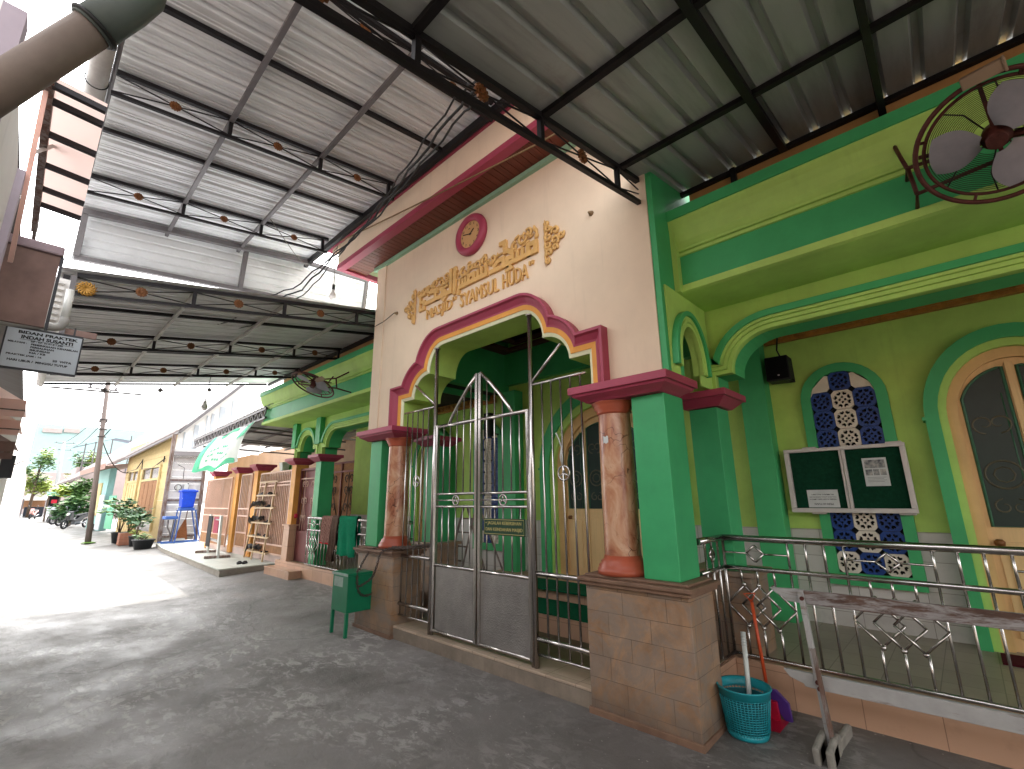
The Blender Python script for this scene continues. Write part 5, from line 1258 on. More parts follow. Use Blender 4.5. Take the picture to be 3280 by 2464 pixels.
# raised terrazzo terrace before the neighbour's fence
m = MB(); o = [(-11.35, 3.16), (-11.45, 4.3), (-20.3, 4.75), (-20.3, 3.62), (-18.1, 3.4)]
m.prism(o, lambda u, v, d: V((u, v, d)), -.05, .215); t_ = m.build('raised_pavement', M['platedge'])
m = MB(); m.prism([(-11.37, 3.14), (-11.43, 4.3), (-20.3, 4.75), (-20.32, 3.6), (-18.1, 3.38)], lambda u, v, d: V((u, v, d)), .216, .24); m.build('pavement_tiles', M['platform'], t_); struct(t_)
m = MB(); m.box(-10.9, -9.62, 3.86, 4.099, .02, .25); m.box(-10.91, -9.61, 3.85, 4.099, .251, .27); single(m, 'door_step', M['basetile'], 'peach tiled step before the maroon steel door', 'step', (-10.3, 4, .05), None, .006)

# neighbour's orange fence
fe = thing('barred_fence', 'pink barred fence between orange pillars on the raised terrace', 'fence', (-14, 4.3, .24))
m = MB(); m.box(-17.5, -11.0, 4.32, 4.42, .2, .4); m.build('base_wall', paint('pale_pink_base', '#d8c3be', .6), fe)
for x in (-17.13, -14.9, -13.38):
    m = MB(); m.box(x, x + .26, 4.25, 4.55, .25, 2.36); p_ = m.build('pillar', M['fenceo'], fe, .006)
    m = MB(); m.box(x - .11, x + .37, 4.14, 4.66, 2.45, 2.52); m.taper((x + .13, 4.4, 2.36), .3, .34, (x + .13, 4.4, 2.449), .42, .46); m.build('red_cap', M['maroon'], p_)
def barred(nm, x0, x1, y, z0, z1, band, solid):
    m = MB()
    for x in (x0, x1): m.bar((x, y, z0), (x, y, z1), .04, .04, (0, 1, 0))
    for z in (z0, z1, z0 + solid) + tuple(band): m.bar((x0, y, z), (x1, y, z), .035, .035)
    o = m.build(nm, M['bars'], fe)
    m = MB(); n = int(abs(x1 - x0) / .105)
    for i in range(1, n): x = x0 + (x1 - x0) * i / n; m.bar((x, y, z0 + solid), (x, y, z1), .02, .02, (0, 1, 0))
    m.build('bar', M['bars'], o)
    m = MB(); m.box(x0, x1, y - .004, y + .004, z0, z0 + solid); m.build('kick_panel', M['curtain'], o)
    m = MB(); c = (x0 + x1) / 2
    if band:
        zc = (band[0] + band[1]) / 2
        m.box(min(x0, x1), max(x0, x1), y + .012, y + .018, band[0], band[1])
        m.build('band_panel', M['curtain'], o)
    return o
barred('barred_panel', -17.4, -14.95, 4.2, .4, 2.25, (1.2, 1.4), .3)
barred('barred_gate', -14.25, -13.45, 4.24, .45, 2.29, (1.22, 1.4), .35)
barred('barred_panel', -12.85, -10.95, 4.26, .42, 2.26, (1.95, 2.02), .2)
m = MB(); m.box(-17.4, -15.9, 4.24, 4.26, .7, 2.2); m.box(-12.8, -11.0, 4.36, 4.38, .5, 2.2); m.build('inner_sheet', M['curtain'], fe)
md = thing('steel_door', 'maroon steel door with scroll ironwork between the orange and green columns', 'door', (-10.1, 4.3, .3))
m = MB()
for x in (-10.5, -9.6): m.bar((x, 4.3, .32), (x, 4.3, 2.26), .045, .045, (0, 1, 0))
for z in (.34, .95, 2.25): m.bar((-10.5, 4.3, z), (-9.6, 4.3, z), .045, .045)
m.box(-10.48, -9.62, 4.292, 4.308, .34, .95); m.build('door_frame', M['maroondoor'], md)
m = MB(); f2 = lambda u, v, d: V((u, 4.3, v))
for cxx in (-10.27, -9.83):
    m.tube([f2(cxx, .97, 0), f2(cxx, 2.23, 0)], .008, 5)
    for zc in (1.25, 1.6, 1.95):
        for s_ in (-1, 1): spiral(m, (cxx + s_ * .07, zc), f2, .07, .015, -pi / 2, s_ * 1.1, .008)
    m.tube([f2(cxx - .12, 1.0, 0), f2(cxx, 1.75, 0), f2(cxx + .12, 1.0, 0)], .007, 5)
m.bar((-10.5, 4.3, 2.05), (-9.6, 4.3, 2.05), .02, .02); m.build('scroll_ironwork', M['bars'], md)
m = MB(); m.box(-10.49, -9.61, 4.34, 4.35, .95, 2.24); m.build('backing_sheet', M['maroondoor'], md)
m = MB(); m.tube([(-10.52, 4.25, 1.32), (-10.52, 4.27, 1.24)], [.035, .05], 10); single(m, 'red_valve', M['redplastic'], 'small red valve wheel beside the maroon door', 'valve', (-10.52, 4.25, 1.24))
m = MB()
for i in range(4): m.tube([(-11.6 + .02 * i, 4.42, 2.32 + i * .03), (-11.4, 4.35, 2.36 + i * .03), (-11.25, 4.42, 2.32 + .03 * i), (-11.4, 4.5, 2.35 + .03 * i)], .022, 6, True)
single(m, 'garden_hose', plain('green_hose', '#2fae3f', .4), 'coiled green garden hose lying on top of the barred fence', 'hose', (-11.4, 4.42, 2.3))
m = MB(); m.taper((-11.85, 4.42, 2.28), .16, .16, (-11.85, 4.42, 2.5), .22, .22); single(m, 'white_bucket', M['whiteplastic'], 'small white bucket beside the green hose on the fence', 'bucket', (-11.85, 4.42, 2.28), None, .02)
# shoe rack with sandals and cloths
sr = thing('shoe_rack', 'cream ladder-like shoe rack leaning by the barred fence', 'rack', (-12.3, 4.15, .24))
m = MB()
for a, b in (((-12.63, 4.15, .24), (-12.36, 4.22, 2.06)), ((-11.9, 4.15, .24), (-11.74, 4.22, 2.06)), ((-13.3, 4.2, .24), (-12.75, 4.25, 2.06)), ((-11.75, 4.4, .24), (-11.5, 4.34, 2.06))): m.bar(a, b, .035, .035, (0, 1, 0))
m.build('upright', M['rack'], sr)
LV = (.42, .76, 1.08, 1.43, 1.72, 2.04)
for z in LV:
    t = (z - .24) / 1.82; xa, xb = -13.3 + .55 * t, -11.78 + .22 * t
    m = MB(); m.bar((xa, 4.16 + .05 * t, z), (xb, 4.16 + .05 * t, z), .03, .03); m.bar((xa, 4.38, z), (xb, 4.38, z), .03, .03); m.box(xa, xb, 4.17, 4.38, z + .016, z + .022); m.build('shelf', M['rack'], sr)
rnd = random.Random(3)
def sandal(x, y, z, a, mat, label, grp=None):
    m = MB()
    for s_ in (-1, 1):
        pts = [(cos(t) * .045 * (1 + .25 * sin(t)), .12 * sin(t)) for t in [i * pi / 6 for i in range(12)]]
        ca, sa = cos(a), sin(a); ox = s_ * .055
        P = lambda u, v, d: V((x + (u + ox) * ca - v * sa, y + (u + ox) * sa + v * ca, z + d))
        m.prism(pts, P, 0, .025); m.tube([P(-.045, .0, .02), P(-.02, .04, .045), P(.02, .04, .045), P(.045, .0, .02)], .016, 5)
    return single(m, 'sandal_pair', mat, label, 'sandals', (x, y, z), grp)
for i, (zl, nm) in enumerate(((0, 'lowest'), (1, 'second'), (2, 'third'), (3, 'fourth'), (4, 'top'))):
    z = LV[zl] + .024
    sandal(-12.0, 4.26, z, .4 + i, M['shoe'], 'black sandals beside the rear post on the %s shelf of the shoe rack' % nm, 'sandals on the shoe rack')
    if i in (0, 2, 3):
        m = MB(); rows = [[V((-13.0 + .7 * u / 6, 4.12 + .25 * v / 4 , z + .03 + .12 * abs(sin(u * 1.4 + v + i)) )) for u in range(7)] for v in range(5)]; m.strip(rows, sm=True); m.strip([[p - V((0, 0, .03)) for p in r_] for r_ in rows], sm=True); m.strip([[r_[0] for r_ in rows], [r_[0] + V((0, -.02, -.12)) for r_ in rows]])
        single(m, 'folded_cloth', M['shoegrey'], 'crumpled grey cloth on the %s shelf of the cream shoe rack' % nm, 'cloth', (-12.7, 4.2, z), 'cloths on the shoe rack')
    else: sandal(-12.6, 4.26, z, 1.2 + i, M['motogrey'], 'grey sandals on the %s shelf of the cream shoe rack' % nm, 'sandals on the shoe rack')
sandal(-11.95, 3.75, .24, 1.0, M['shoe'], 'pair of black sandals on the terrace in front of the shoe rack')
# two-post signal barrier
wb = thing('post_barrier', 'low white post barrier with black and red cloth strips on wooden feet', 'barrier', (-14.4, 3.7, .24))
for (x, y) in ((-15.3, 3.9), (-13.6, 3.7)):
    m = MB(); m.bar((x, y, .24), (x - .05, y - .02, 1.25), .11, .05, (0, 1, 0)); m.build('post', M['whiteplastic'], wb, .004)
    m = MB(); m.bar((x - .08, y - .27, .275), (x + .06, y + .27, .265), .1, .06); m.build('wooden_foot', M['trimgrey'], wb, .01)
m = MB(); m.bar((-15.3, 3.88, .62), (-13.65, 3.7, .62), .1, .03); m.bar((-15.35, 3.88, 1.14), (-13.65, 3.68, 1.14), .04, .03); m.build('cross_plank', M['barrierw'], wb)
m = MB(); m.box(-14.9, -14.55, 3.72, 3.735, .45, 1.22); m.build('black_strip', M['tyre'], wb)
m = MB(); m.box(-14.45, -14.05, 3.74, 3.755, .8, 1.2); m.build('red_strip', fabric('faded_red_cloth', '#a05260'), wb)

# neighbour's house and shed roof behind the fence
nh = thing('neighbour_house', 'beige neighbour house deep behind the orange fence with a grilled window', 'house', (-16, 7, 0))
m = MB(); m.box(-26, -9.0, 7.0, 7.2, 0, 3.6); m.build('house_wall', M['beige'], nh)
m = MB(); m.box(-14.9, -12.85, 6.93, 6.99, 1.0, 2.7); w_ = m.build('window', M['curtain'], nh)
m = MB()
for a, b in (((-14.95, .95), (-12.8, .95)), ((-12.8, .95), (-12.8, 2.72)), ((-12.8, 2.72), (-14.95, 2.72)), ((-14.95, 2.72), (-14.95, .95)), ((-13.87, .95), (-13.87, 2.72)), ((-14.95, 2.45), (-12.8, 2.45))): m.bar((a[0], 6.9, a[1]), (b[0], 6.9, b[1]), .06, .05)
m.build('window_frame', M['maroondoor'], w_)
m = MB(); f3 = lambda u, v, d: V((u, 6.88, v))
for cxx in (-14.4, -13.35):
    m.tube([f3(cxx, 1.0, 0), f3(cxx, 2.4, 0)], .014, 5); m.tube([f3(cxx - .42, 1.05, 0), f3(cxx, 2.0, 0), f3(cxx + .42, 1.05, 0)], .014, 5)
    for zc in (1.4, 1.9, 2.25):
        for s_ in (-1, 1): spiral(m, (cxx + s_ * .13, zc), f3, .13, .03, -pi / 2, s_ * 1.1, .015)
m.build('window_grille', M['fancage'], w_)
m = MB(); m.box(-20, -17.2, 6.93, 6.99, 1.9, 2.6); m.box(-19.9, -18.0, 6.9, 6.92, 2.0, 2.5); m.build('vent_window', M['trimgrey'], nh)
sc_ = thing('shed_canopy', 'dark tin canopy on a lattice truss between the white annex and the mosque', 'canopy', (-14, 5, 3.4))
zc3 = lambda x, y: 3.62 + (x + 11.1) * .03 - (y - 3.6) * .03
m = MB()
rows = []
for j in range(5):
    y = 3.6 + 3.5 * j / 4; rows.append([V((x, y, zc3(x, y) + .06 + (.02 if i % 3 == 0 else 0))) for i, x in enumerate([-17.4 + k * .08 for k in range(84)])])
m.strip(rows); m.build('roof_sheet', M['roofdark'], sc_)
m = MB()
m.bar((-17.1, 3.6, 3.44), (-11.05, 3.6, 3.62), .05, .05); m.bar((-17.1, 3.6, 3.23), (-11.05, 3.6, 3.41), .045, .045)
for i in range(20):
    x = -17.1 + 6.05 * i / 20; x2 = x + .15; x3 = x + .3; b_ = lambda q: 3.23 + (q + 17.1) * .03
    m.bar((x, 3.6, b_(x) + .21), (x2, 3.6, b_(x2)), .025, .025); m.bar((x2, 3.6, b_(x2)), (x3, 3.6, b_(x3) + .21), .025, .025)
m.build('front_truss', M['greysteel'], sc_)
m = MB()
for y in (4.3, 5.0, 5.7, 6.4): m.bar((-17.3, y, zc3(-17.3, y)), (-11, y, zc3(-11, y)), .05, .05)
for x in (-16, -14, -12): m.bar((x, 3.6, zc3(x, 3.6) - .05), (x, 7, zc3(x, 7) - .05), .05, .05); m.bar((x, 3.6, zc3(x, 3.6) - .3), (x, 7, zc3(x, 7) - .3), .04, .04)
m.build('purlin', M['greysteel'], sc_)
bn = thing('cloth_banner', 'white and green cloth banner sagging from the lattice truss', 'banner', (-14, 3.5, 2.5))
def bp_(u, v):
    a = V((-15.0, 3.57, 3.25)).lerp(V((-11.55, 3.57, 3.40)), u); b = V((-16.4, 3.5, 2.47)).lerp(V((-12.37, 3.5, 2.535)), u)
    p = a.lerp(b, v); return p + V((.1 * sin(u * 7) * v, -.12 * sin(pi * v) * (.6 + .4 * sin(u * 9)), -.12 * sin(pi * u) * v + .03 * sin(u * 13 + v * 4)))
m = MB(); m.strip([[bp_(i / 24, j / 12) for i in range(25)] for j in range(13)], sm=True); m.build('banner_cloth', M['banner'], bn)
def bpatch(m, u0, u1, v0, v1, k=6, off=.012, amp=0):
    m.strip([[bp_(u0 + (u1 - u0) * i / k, min(1, max(0, v0 + (v1 - v0) * j / k + amp * sin(i * 1.1)))) + V((.012, -off, 0)) for i in range(k + 1)] for j in range(k + 1)], sm=True)
m = MB(); bpatch(m, .0, .16, .0, 1, 8); bpatch(m, .1, .95, .88, 1.0, 12, .013, .03); bpatch(m, .3, .7, .0, .07, 8, .014, .015); bpatch(m, .86, .98, .0, .4, 6, .014); m.build('green_print', M['bannergreen'], bn)
m = MB()
for r_ in range(3):
    for c_ in range(9):
        if (r_ + c_) % 4 == 3: continue
        u = .28 + c_ * .06; v = .38 + r_ * .15; bpatch(m, u, u + .035, v, v + .05, 2, .016)
m.build('printed_script', M['bannergreen'], bn)

# white boarded annex, yellow boarded house under one long tin roof
wa = thing('boarded_annex', 'old white boarded annex with electric meters behind the blue tank', 'house', (-20.5, 4.2, .1))
m = MB()
for i in range(13): m.box(-20.62, -20.5 - (i % 3) * .004, 3.76, 4.72, .28 + i * .245, .515 + i * .245)
m.build('weatherboard', M['white'], wa)
m = MB(); m.bar((-20.45, 3.70, .1), (-20.45, 3.66, 4.0), .1, .12, (0, 1, 0)); m.bar((-20.45, 4.78, .1), (-20.45, 4.74, 3.3), .1, .1, (0, 1, 0))
for z in (.42, 1.66, 2.36): m.bar((-20.47, 3.72, z), (-20.47, 4.74, z), .04, .06)
m.build('corner_post', M['trimgrey'], wa)
m = MB(); m.add([(-20.5, 3.7, 3.38), (-20.5, 4.9, 3.42), (-20.0, 4.9, 3.25), (-20.0, 3.7, 3.2)], [(0, 1, 2, 3)]); m.build('tin_hood', M['tinroof'], wa)
m = MB(); m.add([(-20.56, 3.75, 3.4), (-20.56, 6.6, 3.4), (-20.56, 6.6, 6.9), (-20.56, 5.4, 5.9), (-20.56, 3.78, 4.08)], [(0, 1, 2, 3, 4)]); m.build('gable_wall', M['housewhite'], wa)
m = MB()
for y0, y1, z0, z1_ in ((3.95, 4.0, 3.5, 4.1), (4.25, 4.4, 3.5, 4.4), (4.6, 4.64, 3.5, 4.8), (4.75, 4.85, 3.5, 4.9), (5.0, 5.2, 3.5, 5.2), (5.4, 5.45, 3.5, 5.5)): m.box(-20.55, -20.53, y0, y1, z0, z1_)
m.build('gable_batten', paint('pale_grey_batten', '#b9bec4', .8), wa)
m = MB()
for y, w_ in ((3.98, .12), (4.18, .14)): m.box(-20.49, -20.4, y, y + w_, 2.0, 2.22)
m.build('electric_meter', paint('pale_meter_box', '#c7c9c3', .5), wa)
m = MB(); m.ring((-20.4, 4.0, 2.1), (1, 0, 0), .1, .012, 18, 5); m.tube([(-20.42, 4.3, 2.25), (-20.42, 4.33, 1.9), (-20.42, 4.3, 1.7)], .02, 6); m.tube([(-20.42, 3.9, 2.9), (-20.4, 4.1, 2.8), (-20.42, 4.12, 2.4)], .01, 5); m.build('meter_cable', M['wire'], wa)
YO = V((-22.4, 4.0, 0)); YE = V((-.99933, -.0366, 0)); YN = V((.0366, -.99933, 0))
def YP(s_, z, d=0): return YO + YE * s_ + V((0, 0, z)) + YN * d
def yq(m, s0, s1, z0, z1_, d0, d1): m.prism([(s0, z0), (s1, z0), (s1, z1_), (s0, z1_)], lambda u, v, d: YP(u, v, d), d0, d1)
yh = thing('boarded_house', 'old yellow boarded house with brown shuttered window and cream door', 'house', YP(4, 0))
m = MB()
for i in range(19): yq(m, -.15, 8.1, .12 + i * .22, .335 + i * .22, -.1, -.0 - (i % 3) * .006)
m.build('weatherboard', M['yellow'], yh)
def ywin(s0, s1, z0, z1_, zt, panels, door):
    m = MB(); t = .09
    for a, b in ((s0 - t, s0), (s1, s1 + t)): yq(m, a, b, z0, zt + t, .0, .07)
    yq(m, s0, s1, zt, zt + t, .0, .07); yq(m, s0, s1, z1_, z1_ + t, .001, .06)
    o = m.build('door' if door else 'window', M['yellow'], yh)
    m = MB(); yq(m, s0, s1, z1_ + t, zt, -.0, .012); 
    if not door: yq(m, s0, s1, z0, z1_, .001, .01)
    m.build('dark_pane', M['darkpane'], o)
    m = MB(); mid = (s0 + s1) / 2; yq(m, mid - .035, mid + .035, z1_ + t, zt, .013, .05)
    if door:
        yq(m, s0, s1, z0, z1_, .002, .03)
        for i in range(4):
            a = s0 + (s1 - s0) * i / 4
            for za, zb_ in ((z0 + .1, z0 + .85), (z0 + .95, z1_ - .1)): yq(m, a + .08, a + (s1 - s0) / 4 - .05, za, zb_, .03, .05)
        m.build('door_leaf', M['yellow'], o)
    else:
        m.build('mullion', M['yellow'], o)
        m = MB()
        for i in range(panels):
            a = s0 + (s1 - s0) * i / panels; yq(m, a + .03, a + (s1 - s0) / panels - .04, z0 + .55, z1_ - .02, .012, .05)
        m.build('shutter', M['curtain'], o)
        m = MB(); yq(m, s0, s1, z0 + .38, z0 + .55, .012, .055); m.build('sill_board', paint('pale_green_board', '#cfd3a6', .7), o)
ywin(1.2, 4.1, .45, 2.48, 3.0, 4, False); ywin(5.0, 7.0, .25, 2.5, 3.0, 4, True)
m = MB(); m.tube([YP(.6, 3.3, .05), YP(2.4, 3.0, .06), YP(4.4, 3.05, .06), YP(4.6, 3.5, .05)], .02, 5); m.tube([YP(4.6, 3.45, .05), YP(5.5, 3.1, .06), YP(7.5, 3.05, .06)], .02, 5); m.tube([YP(.7, 3.15, .06), YP(.7, 3.4, .06)], .025, 5); m.build('wall_cable', M['wire'], yh)
th = thing('turquoise_house', 'pale turquoise house wall beyond the yellow house', 'house', YP(14, 0))
m = MB(); yq(m, 12.0, 16.6, 0, 3.6, -.2, .1); m.build('house_wall', M['turq'], th)
m = MB(); yq(m, 13.4, 14.6, .9, 2.7, .1, .16); m.build('window', M['yellow'], th)
m = MB(); yq(m, 8.2, 12.0, 0, 3.4, -1.2, -1.1); m.build('recessed_wall', paint('recess_grey_wall', '#a9a09b', .8), th)
m = MB(); yq(m, 8.6, 10.4, .3, 1.95, .12, .15); m.build('side_panel', M['tealsheet'], th)
m = MB(); yq(m, 10.9, 12.2, .2, 2.0, .25, .3); m.build('grey_sheet', M['signblue'], th)
pw = thing('awning_roof', 'brown tin awning over the recessed porch between yellow and turquoise houses', 'awning', YP(10, 3))
m = MB(); m.strip([[YP(7.6 + 8.6 * i / 60, 3.35 - .0 * i + (.02 if i % 2 else 0), .9) for i in range(61)], [YP(7.6 + 8.6 * i / 60, 3.62 + (.02 if i % 2 else 0), -1.0) for i in range(61)]]); m.build('tin_sheet', M['rustroof'], pw)
m = MB(); m.strip([[YP(7.6, 3.2, .92), YP(16.2, 3.2, .92)], [YP(7.6, 3.48, .92), YP(16.2, 3.48, .92)]]); m.build('fascia', M['rustroof'], pw)
rf = thing('tin_roof', 'long pale tin roof sloping up from the row of old houses', 'roof', (-30, 4, 3.6))
ev = [V((-20.2, 3.74, 4.1)), V((-24.5, 3.58, 3.92)), V((-29, 3.42, 3.72)), V((-38.9, 3.4, 3.68)), V((-52, 2.9, 3.4)), V((-68, 2.33, 3.16))]
rd = [V((-20.2, 5.6, 6.2)), V((-24.5, 5.7, 6.5)), V((-29, 5.6, 6.6)), V((-41, 5.5, 6.15)), V((-54, 4.6, 5.2)), V((-70, 3.4, 4.1))]
m = MB(); rows = []
for t in range(9): rows.append([])
for i in range(len(ev) - 1):
    for k in range(12):
        a = ev[i].lerp(ev[i + 1], k / 12); b = rd[i].lerp(rd[i + 1], k / 12)
        for t in range(9): rows[t].append(a.lerp(b, t / 8) + V((0, 0, .02 if k % 2 else 0)))
m.strip(rows); m.build('tin_sheet', M['tinroof'], rf)
m = MB(); m.strip([[p + V((0, -.02, .03)) for p in rows[0]], [p + V((0, 0, .03)) for p in rows[1]]]); m.strip([[p + V((0, -.02, .03)) for p in rows[0]], [p + V((0, -.02, -.14)) for p in rows[0]]]); m.build('rusty_eave_course', paint('brown_grey_tin', '#5c4f4b', .7, .3, 3), rf)
m = MB(); m.bar(ev[0] - V((0, 0, .06)), rd[0] - V((0, 0, .06)), .08, .1); m.bar(ev[0] - V((0, 0, .05)), ev[1] - V((0, 0, .05)), .05, .06); m.bar(ev[1] - V((0, 0, .05)), ev[2] - V((0, 0, .05)), .05, .06); m.build('barge_board', M['greysteel'], rf)

# blue water tank on its stand, stool frame and palm broom
ws = thing('water_stand', 'blue steel stand with wash basin shelf before the white annex', 'stand', (-19.8, 4.2, .24))
m = MB()
for y0, y1 in ((4.03, 4.06), (4.48, 4.72)):
    for x in (-19.6, -20.1): m.bar((x, y0 if y0 < 4.2 else 4.46, 1.3), (x, y1 if y0 > 4.2 else 3.98, .24), .035, .035, (1, 0, 0))
m.box(-20.15, -19.55, 4.0, 4.5, 1.3, 1.325)
for x in (-19.6, -20.1): m.bar((x, 3.6, .27), (x, 4.75, .27), .04, .04)
m.bar((-19.6, 3.98, .29), (-20.1, 3.98, .29), .04, .04); m.build('stand_frame', M['bluesteel'], ws)
m = MB(); m.box(-20.1, -19.6, 3.62, 3.99, 1.02, 1.12); m.build('basin', M['bluesteel'], ws, .02)
m = MB()
for x in (-19.62, -20.05): m.bar((x, 3.96, 1.0), (x, 3.93, .27), .03, .03, (1, 0, 0))
m.tube([(-19.8, 3.75, 1.0), (-19.8, 3.76, .75), (-19.8, 3.84, .6), (-19.8, 3.9, .4)], .025, 8); m.build('drain_leg', M['greysteel'], ws)
wt = thing('water_tank', 'bright blue plastic water tank on the steel stand', 'water tank', (-19.85, 4.2, 1.33))
m = MB(); m.taper((-19.85, 4.22, 1.40), .36, .37, (-19.85, 4.22, 1.96), .44, .44); m.build('tank_body', M['blue'], wt, .03)
m = MB(); m.taper((-19.85, 4.22, 1.92), .5, .5, (-19.85, 4.22, 1.985), .5, .5); m.taper((-19.85, 4.22, 1.986), .4, .4, (-19.85, 4.22, 2.02), .3, .3); m.build('lid', M['blue'], wt, .015)
m = MB(); m.box(-20.02, -19.66, 4.02, 4.44, 1.327, 1.4); m.build('tray', M['bluesteel'], wt)
m = MB(); m.box(-19.655, -19.65, 4.03, 4.1, 1.7, 1.82); m.tube([(-19.7, 4.02, 1.42), (-19.65, 3.93, 1.42), (-19.65, 3.9, 1.38)], .018, 6); m.build('tap', M['whiteplastic'], wt)
br_ = thing('palm_broom', 'brown palm fibre broom leaning head down under the tank stand', 'broom', (-20.2, 4.3, .26))
m = MB(); m.tube([(-20.3, 4.38, 1.3), (-20.25, 4.34, .95)], .018, 6); m.build('broom_stick', M['trimgrey'], br_)
m = MB(); m.taper((-20.2, 4.25, .3), .12, .42, (-20.25, 4.34, .98), .05, .05); m.build('broom_head', M['broom'], br_)
m = MB(); m.box(-20.2, -20.0, 4.1, 4.35, .3, .36); single(m, 'white_brick', M['whiteplastic'], 'white block lying under the blue stand', 'block', (-20.1, 4.2, .3))

# utility poles and their wires
def pole(label, base, top, r0, r1, mat, arms):
    g = thing('utility_pole', label, 'utility pole', base, 'utility poles'); b, t = V(base), V(top)
    m = MB(); m.tube([b - V((0, 0, .2)), b.lerp(t, .5), t], [r0, (r0 + r1) / 2, r1], 16); m.build('pole_shaft', mat, g)
    m = MB()
    for z, l, off in arms: m.bar((t.x, t.y - l + off, t.z - z), (t.x, t.y + l + off, t.z - z), .06, .06); m.tube([(t.x, t.y - l * .8 + off, t.z - z), (t.x, t.y - l * .8 + off, t.z - z + .15)], .04, 6); m.tube([(t.x, t.y + l * .8 + off, t.z - z), (t.x, t.y + l * .8 + off, t.z - z + .15)], .04, 6)
    m.build('cross_arm', M['greysteel'], g); return g
pg = pole('tall rusty brown utility pole rising in front of the yellow house', (-25, 2.27, .1), (-25, 1.9, 6.7), .1, .07, M['pole'], ((.55, .5, -.1), (1.9, .12, .1)))
m = MB()
for z in (4.2, 4.5, 4.9): m.ring((-24.98, 2.05, z), (0, 0, 1), .12, .02, 16, 5)
m.tube([(-24.9, 2.1, 4.2), (-24.85, 2.3, 4.6), (-24.9, 2.2, 5.0)], .02, 6); m.build('wire_clamp', M['fancage'], pg)
m = MB(); m.lathe([(.24, 0), (.2, .03), (.115, .05)], (-25, 2.27, .08), 12); m.build('mossy_foot', M['mossy'], pg)
pole('grey concrete utility pole far down the street beyond the leafy shrubs', (-75, 3.2, .1), (-75, 2.95, 8.6), .2, .14, M['poleg'], ((.2, .9, .1), (1.0, .6, .2)))
for i, (a, b, lb) in enumerate((((-25, 1.95, 5.2), (-75, 2.3, 8.4), 'upper wire from the rusty pole down the street'), ((-25, 2.0, 4.8), (-75, 3.6, 8.3), 'lower wire from the rusty pole to the concrete pole'), ((-25, 2.0, 4.3), (-29, 3.7, 3.0), 'short service wire from the rusty pole to the yellow house'), ((-75, 3, 8), (-110, 9, 14), 'far wire from the concrete pole to the mint building'))):
    cable('power_cable', M['wire'], [a, b], .02 + .015 * (i == 3), lb, .5)

# ------------------------------------------------------------------ plants
def leaves(m, c, rad, n, size, rnd, droop=.3, flat=False, mi=0):
    c = V(c)
    for _ in range(n):
        d = V((rnd.gauss(0, 1), rnd.gauss(0, 1), rnd.gauss(0, 1))).normalized() * (rnd.random() ** .4)
        p = c + V((d.x * rad[0], d.y * rad[1], d.z * rad[2])); a = rnd.random() * 2 * pi; s_ = size * (.6 + .7 * rnd.random())
        u = V((cos(a), sin(a), -droop + rnd.random() * .7)).normalized(); w = u.cross(V((rnd.random() - .5, rnd.random() - .5, 1))).normalized()
        n_ = u.cross(w) * s_ * .12
        m.add([p, p + u * s_ * .5 + w * s_ * .26 + n_, p + u * s_, p + u * s_ * .5 - w * s_ * .26 + n_], [(0, 1, 2), (0, 2, 3)], mi=mi)
def plant(label, base, h, rad, n, size, seed, pot=None, mats=('leaf', 'leafd'), nm='potted_plant', cat_='plant', stems=4, crowns=None):
    rnd = random.Random(seed); g = thing(nm, label, cat_, base, 'shrubs' if cat_ == 'shrub' else 'potted plants'); b = V(base); z0 = b.z
    if pot:
        kind, pr, ph = pot; m = MB()
        if kind == 'box': m.box(b.x - pr, b.x + pr, b.y - pr, b.y + pr, b.z, b.z + ph); m.build('planter', M['potred'], g)
        else:
            m.lathe([(pr * .75, 0), (pr, ph * .92), (pr * 1.08, ph * .93), (pr * 1.08, ph), (pr * .9, ph), (pr * .88, ph * .8), (0, ph * .8)], b, 18); m.build('pot', M['pot'], g)
        z0 = b.z + ph * .8
    m = MB(); cr = crowns or [(rnd.uniform(-.5, .5) * rad, rnd.uniform(-.5, .5) * rad, h * rnd.uniform(.55, 1)) for _ in range(stems)]
    for (dx, dy, dz) in cr: m.tube([(b.x, b.y, z0), (b.x + dx * .4, b.y + dy * .4, z0 + dz * .5), (b.x + dx, b.y + dy, z0 + dz)], [.018, .013, .006], 5)
    m.build('stem', M['trunk'], g)
    m = MB()
    for (dx, dy, dz) in cr: leaves(m, (b.x + dx, b.y + dy, z0 + dz), (rad * .55, rad * .55, rad * .4), n // len(cr), size, rnd, mi=rnd.randint(0, 1))
    m.build('leaves', [M[q] for q in mats], g); return g
plant('young papaya plant in a black pot beside the rusty pole', (-23.7, 3.0, .1), 1.2, .7, 170, .34, 1, ('pot', .24, .4), ('leaf', 'leafd'), stems=6)
plant('bushy green plant in a square red brick planter', (-22.5, 3.1, .1), .9, .6, 260, .2, 2, ('box', .25, .42), ('leaf', 'leafd'), stems=6)
plant('broad leaved plant in a black pot before the brown shutters', (-21.5, 3.2, .1), .95, .35, 36, .38, 3, ('pot', .2, .35), ('leafd', 'leaf'), stems=3)
plant('low wide black tub of pale seedlings by the terrace corner', (-20.0, 3.2, .1), .18, .3, 60, .14, 4, ('pot', .3, .3), ('leaf', 'leafy'), stems=4)
plant('small pot of green seedlings behind the low wide tub', (-21.9, 3.35, .1), .3, .25, 50, .16, 9, ('pot', .19, .3), ('leaf', 'leafy'), stems=4)
plant('large dark green shrub overhanging the parked motorbikes', (-42.5, 2.7, .1), 1.5, 1.1, 800, .42, 5, None, ('leafd', 'leaf'), 'garden_shrub', 'shrub', crowns=[(0, -.4, 1.1), (.2, .3, 1.3), (0, .7, 1.0), (-.5, 0, 1.5), (.3, -.2, .8), (0, .2, 1.7)])
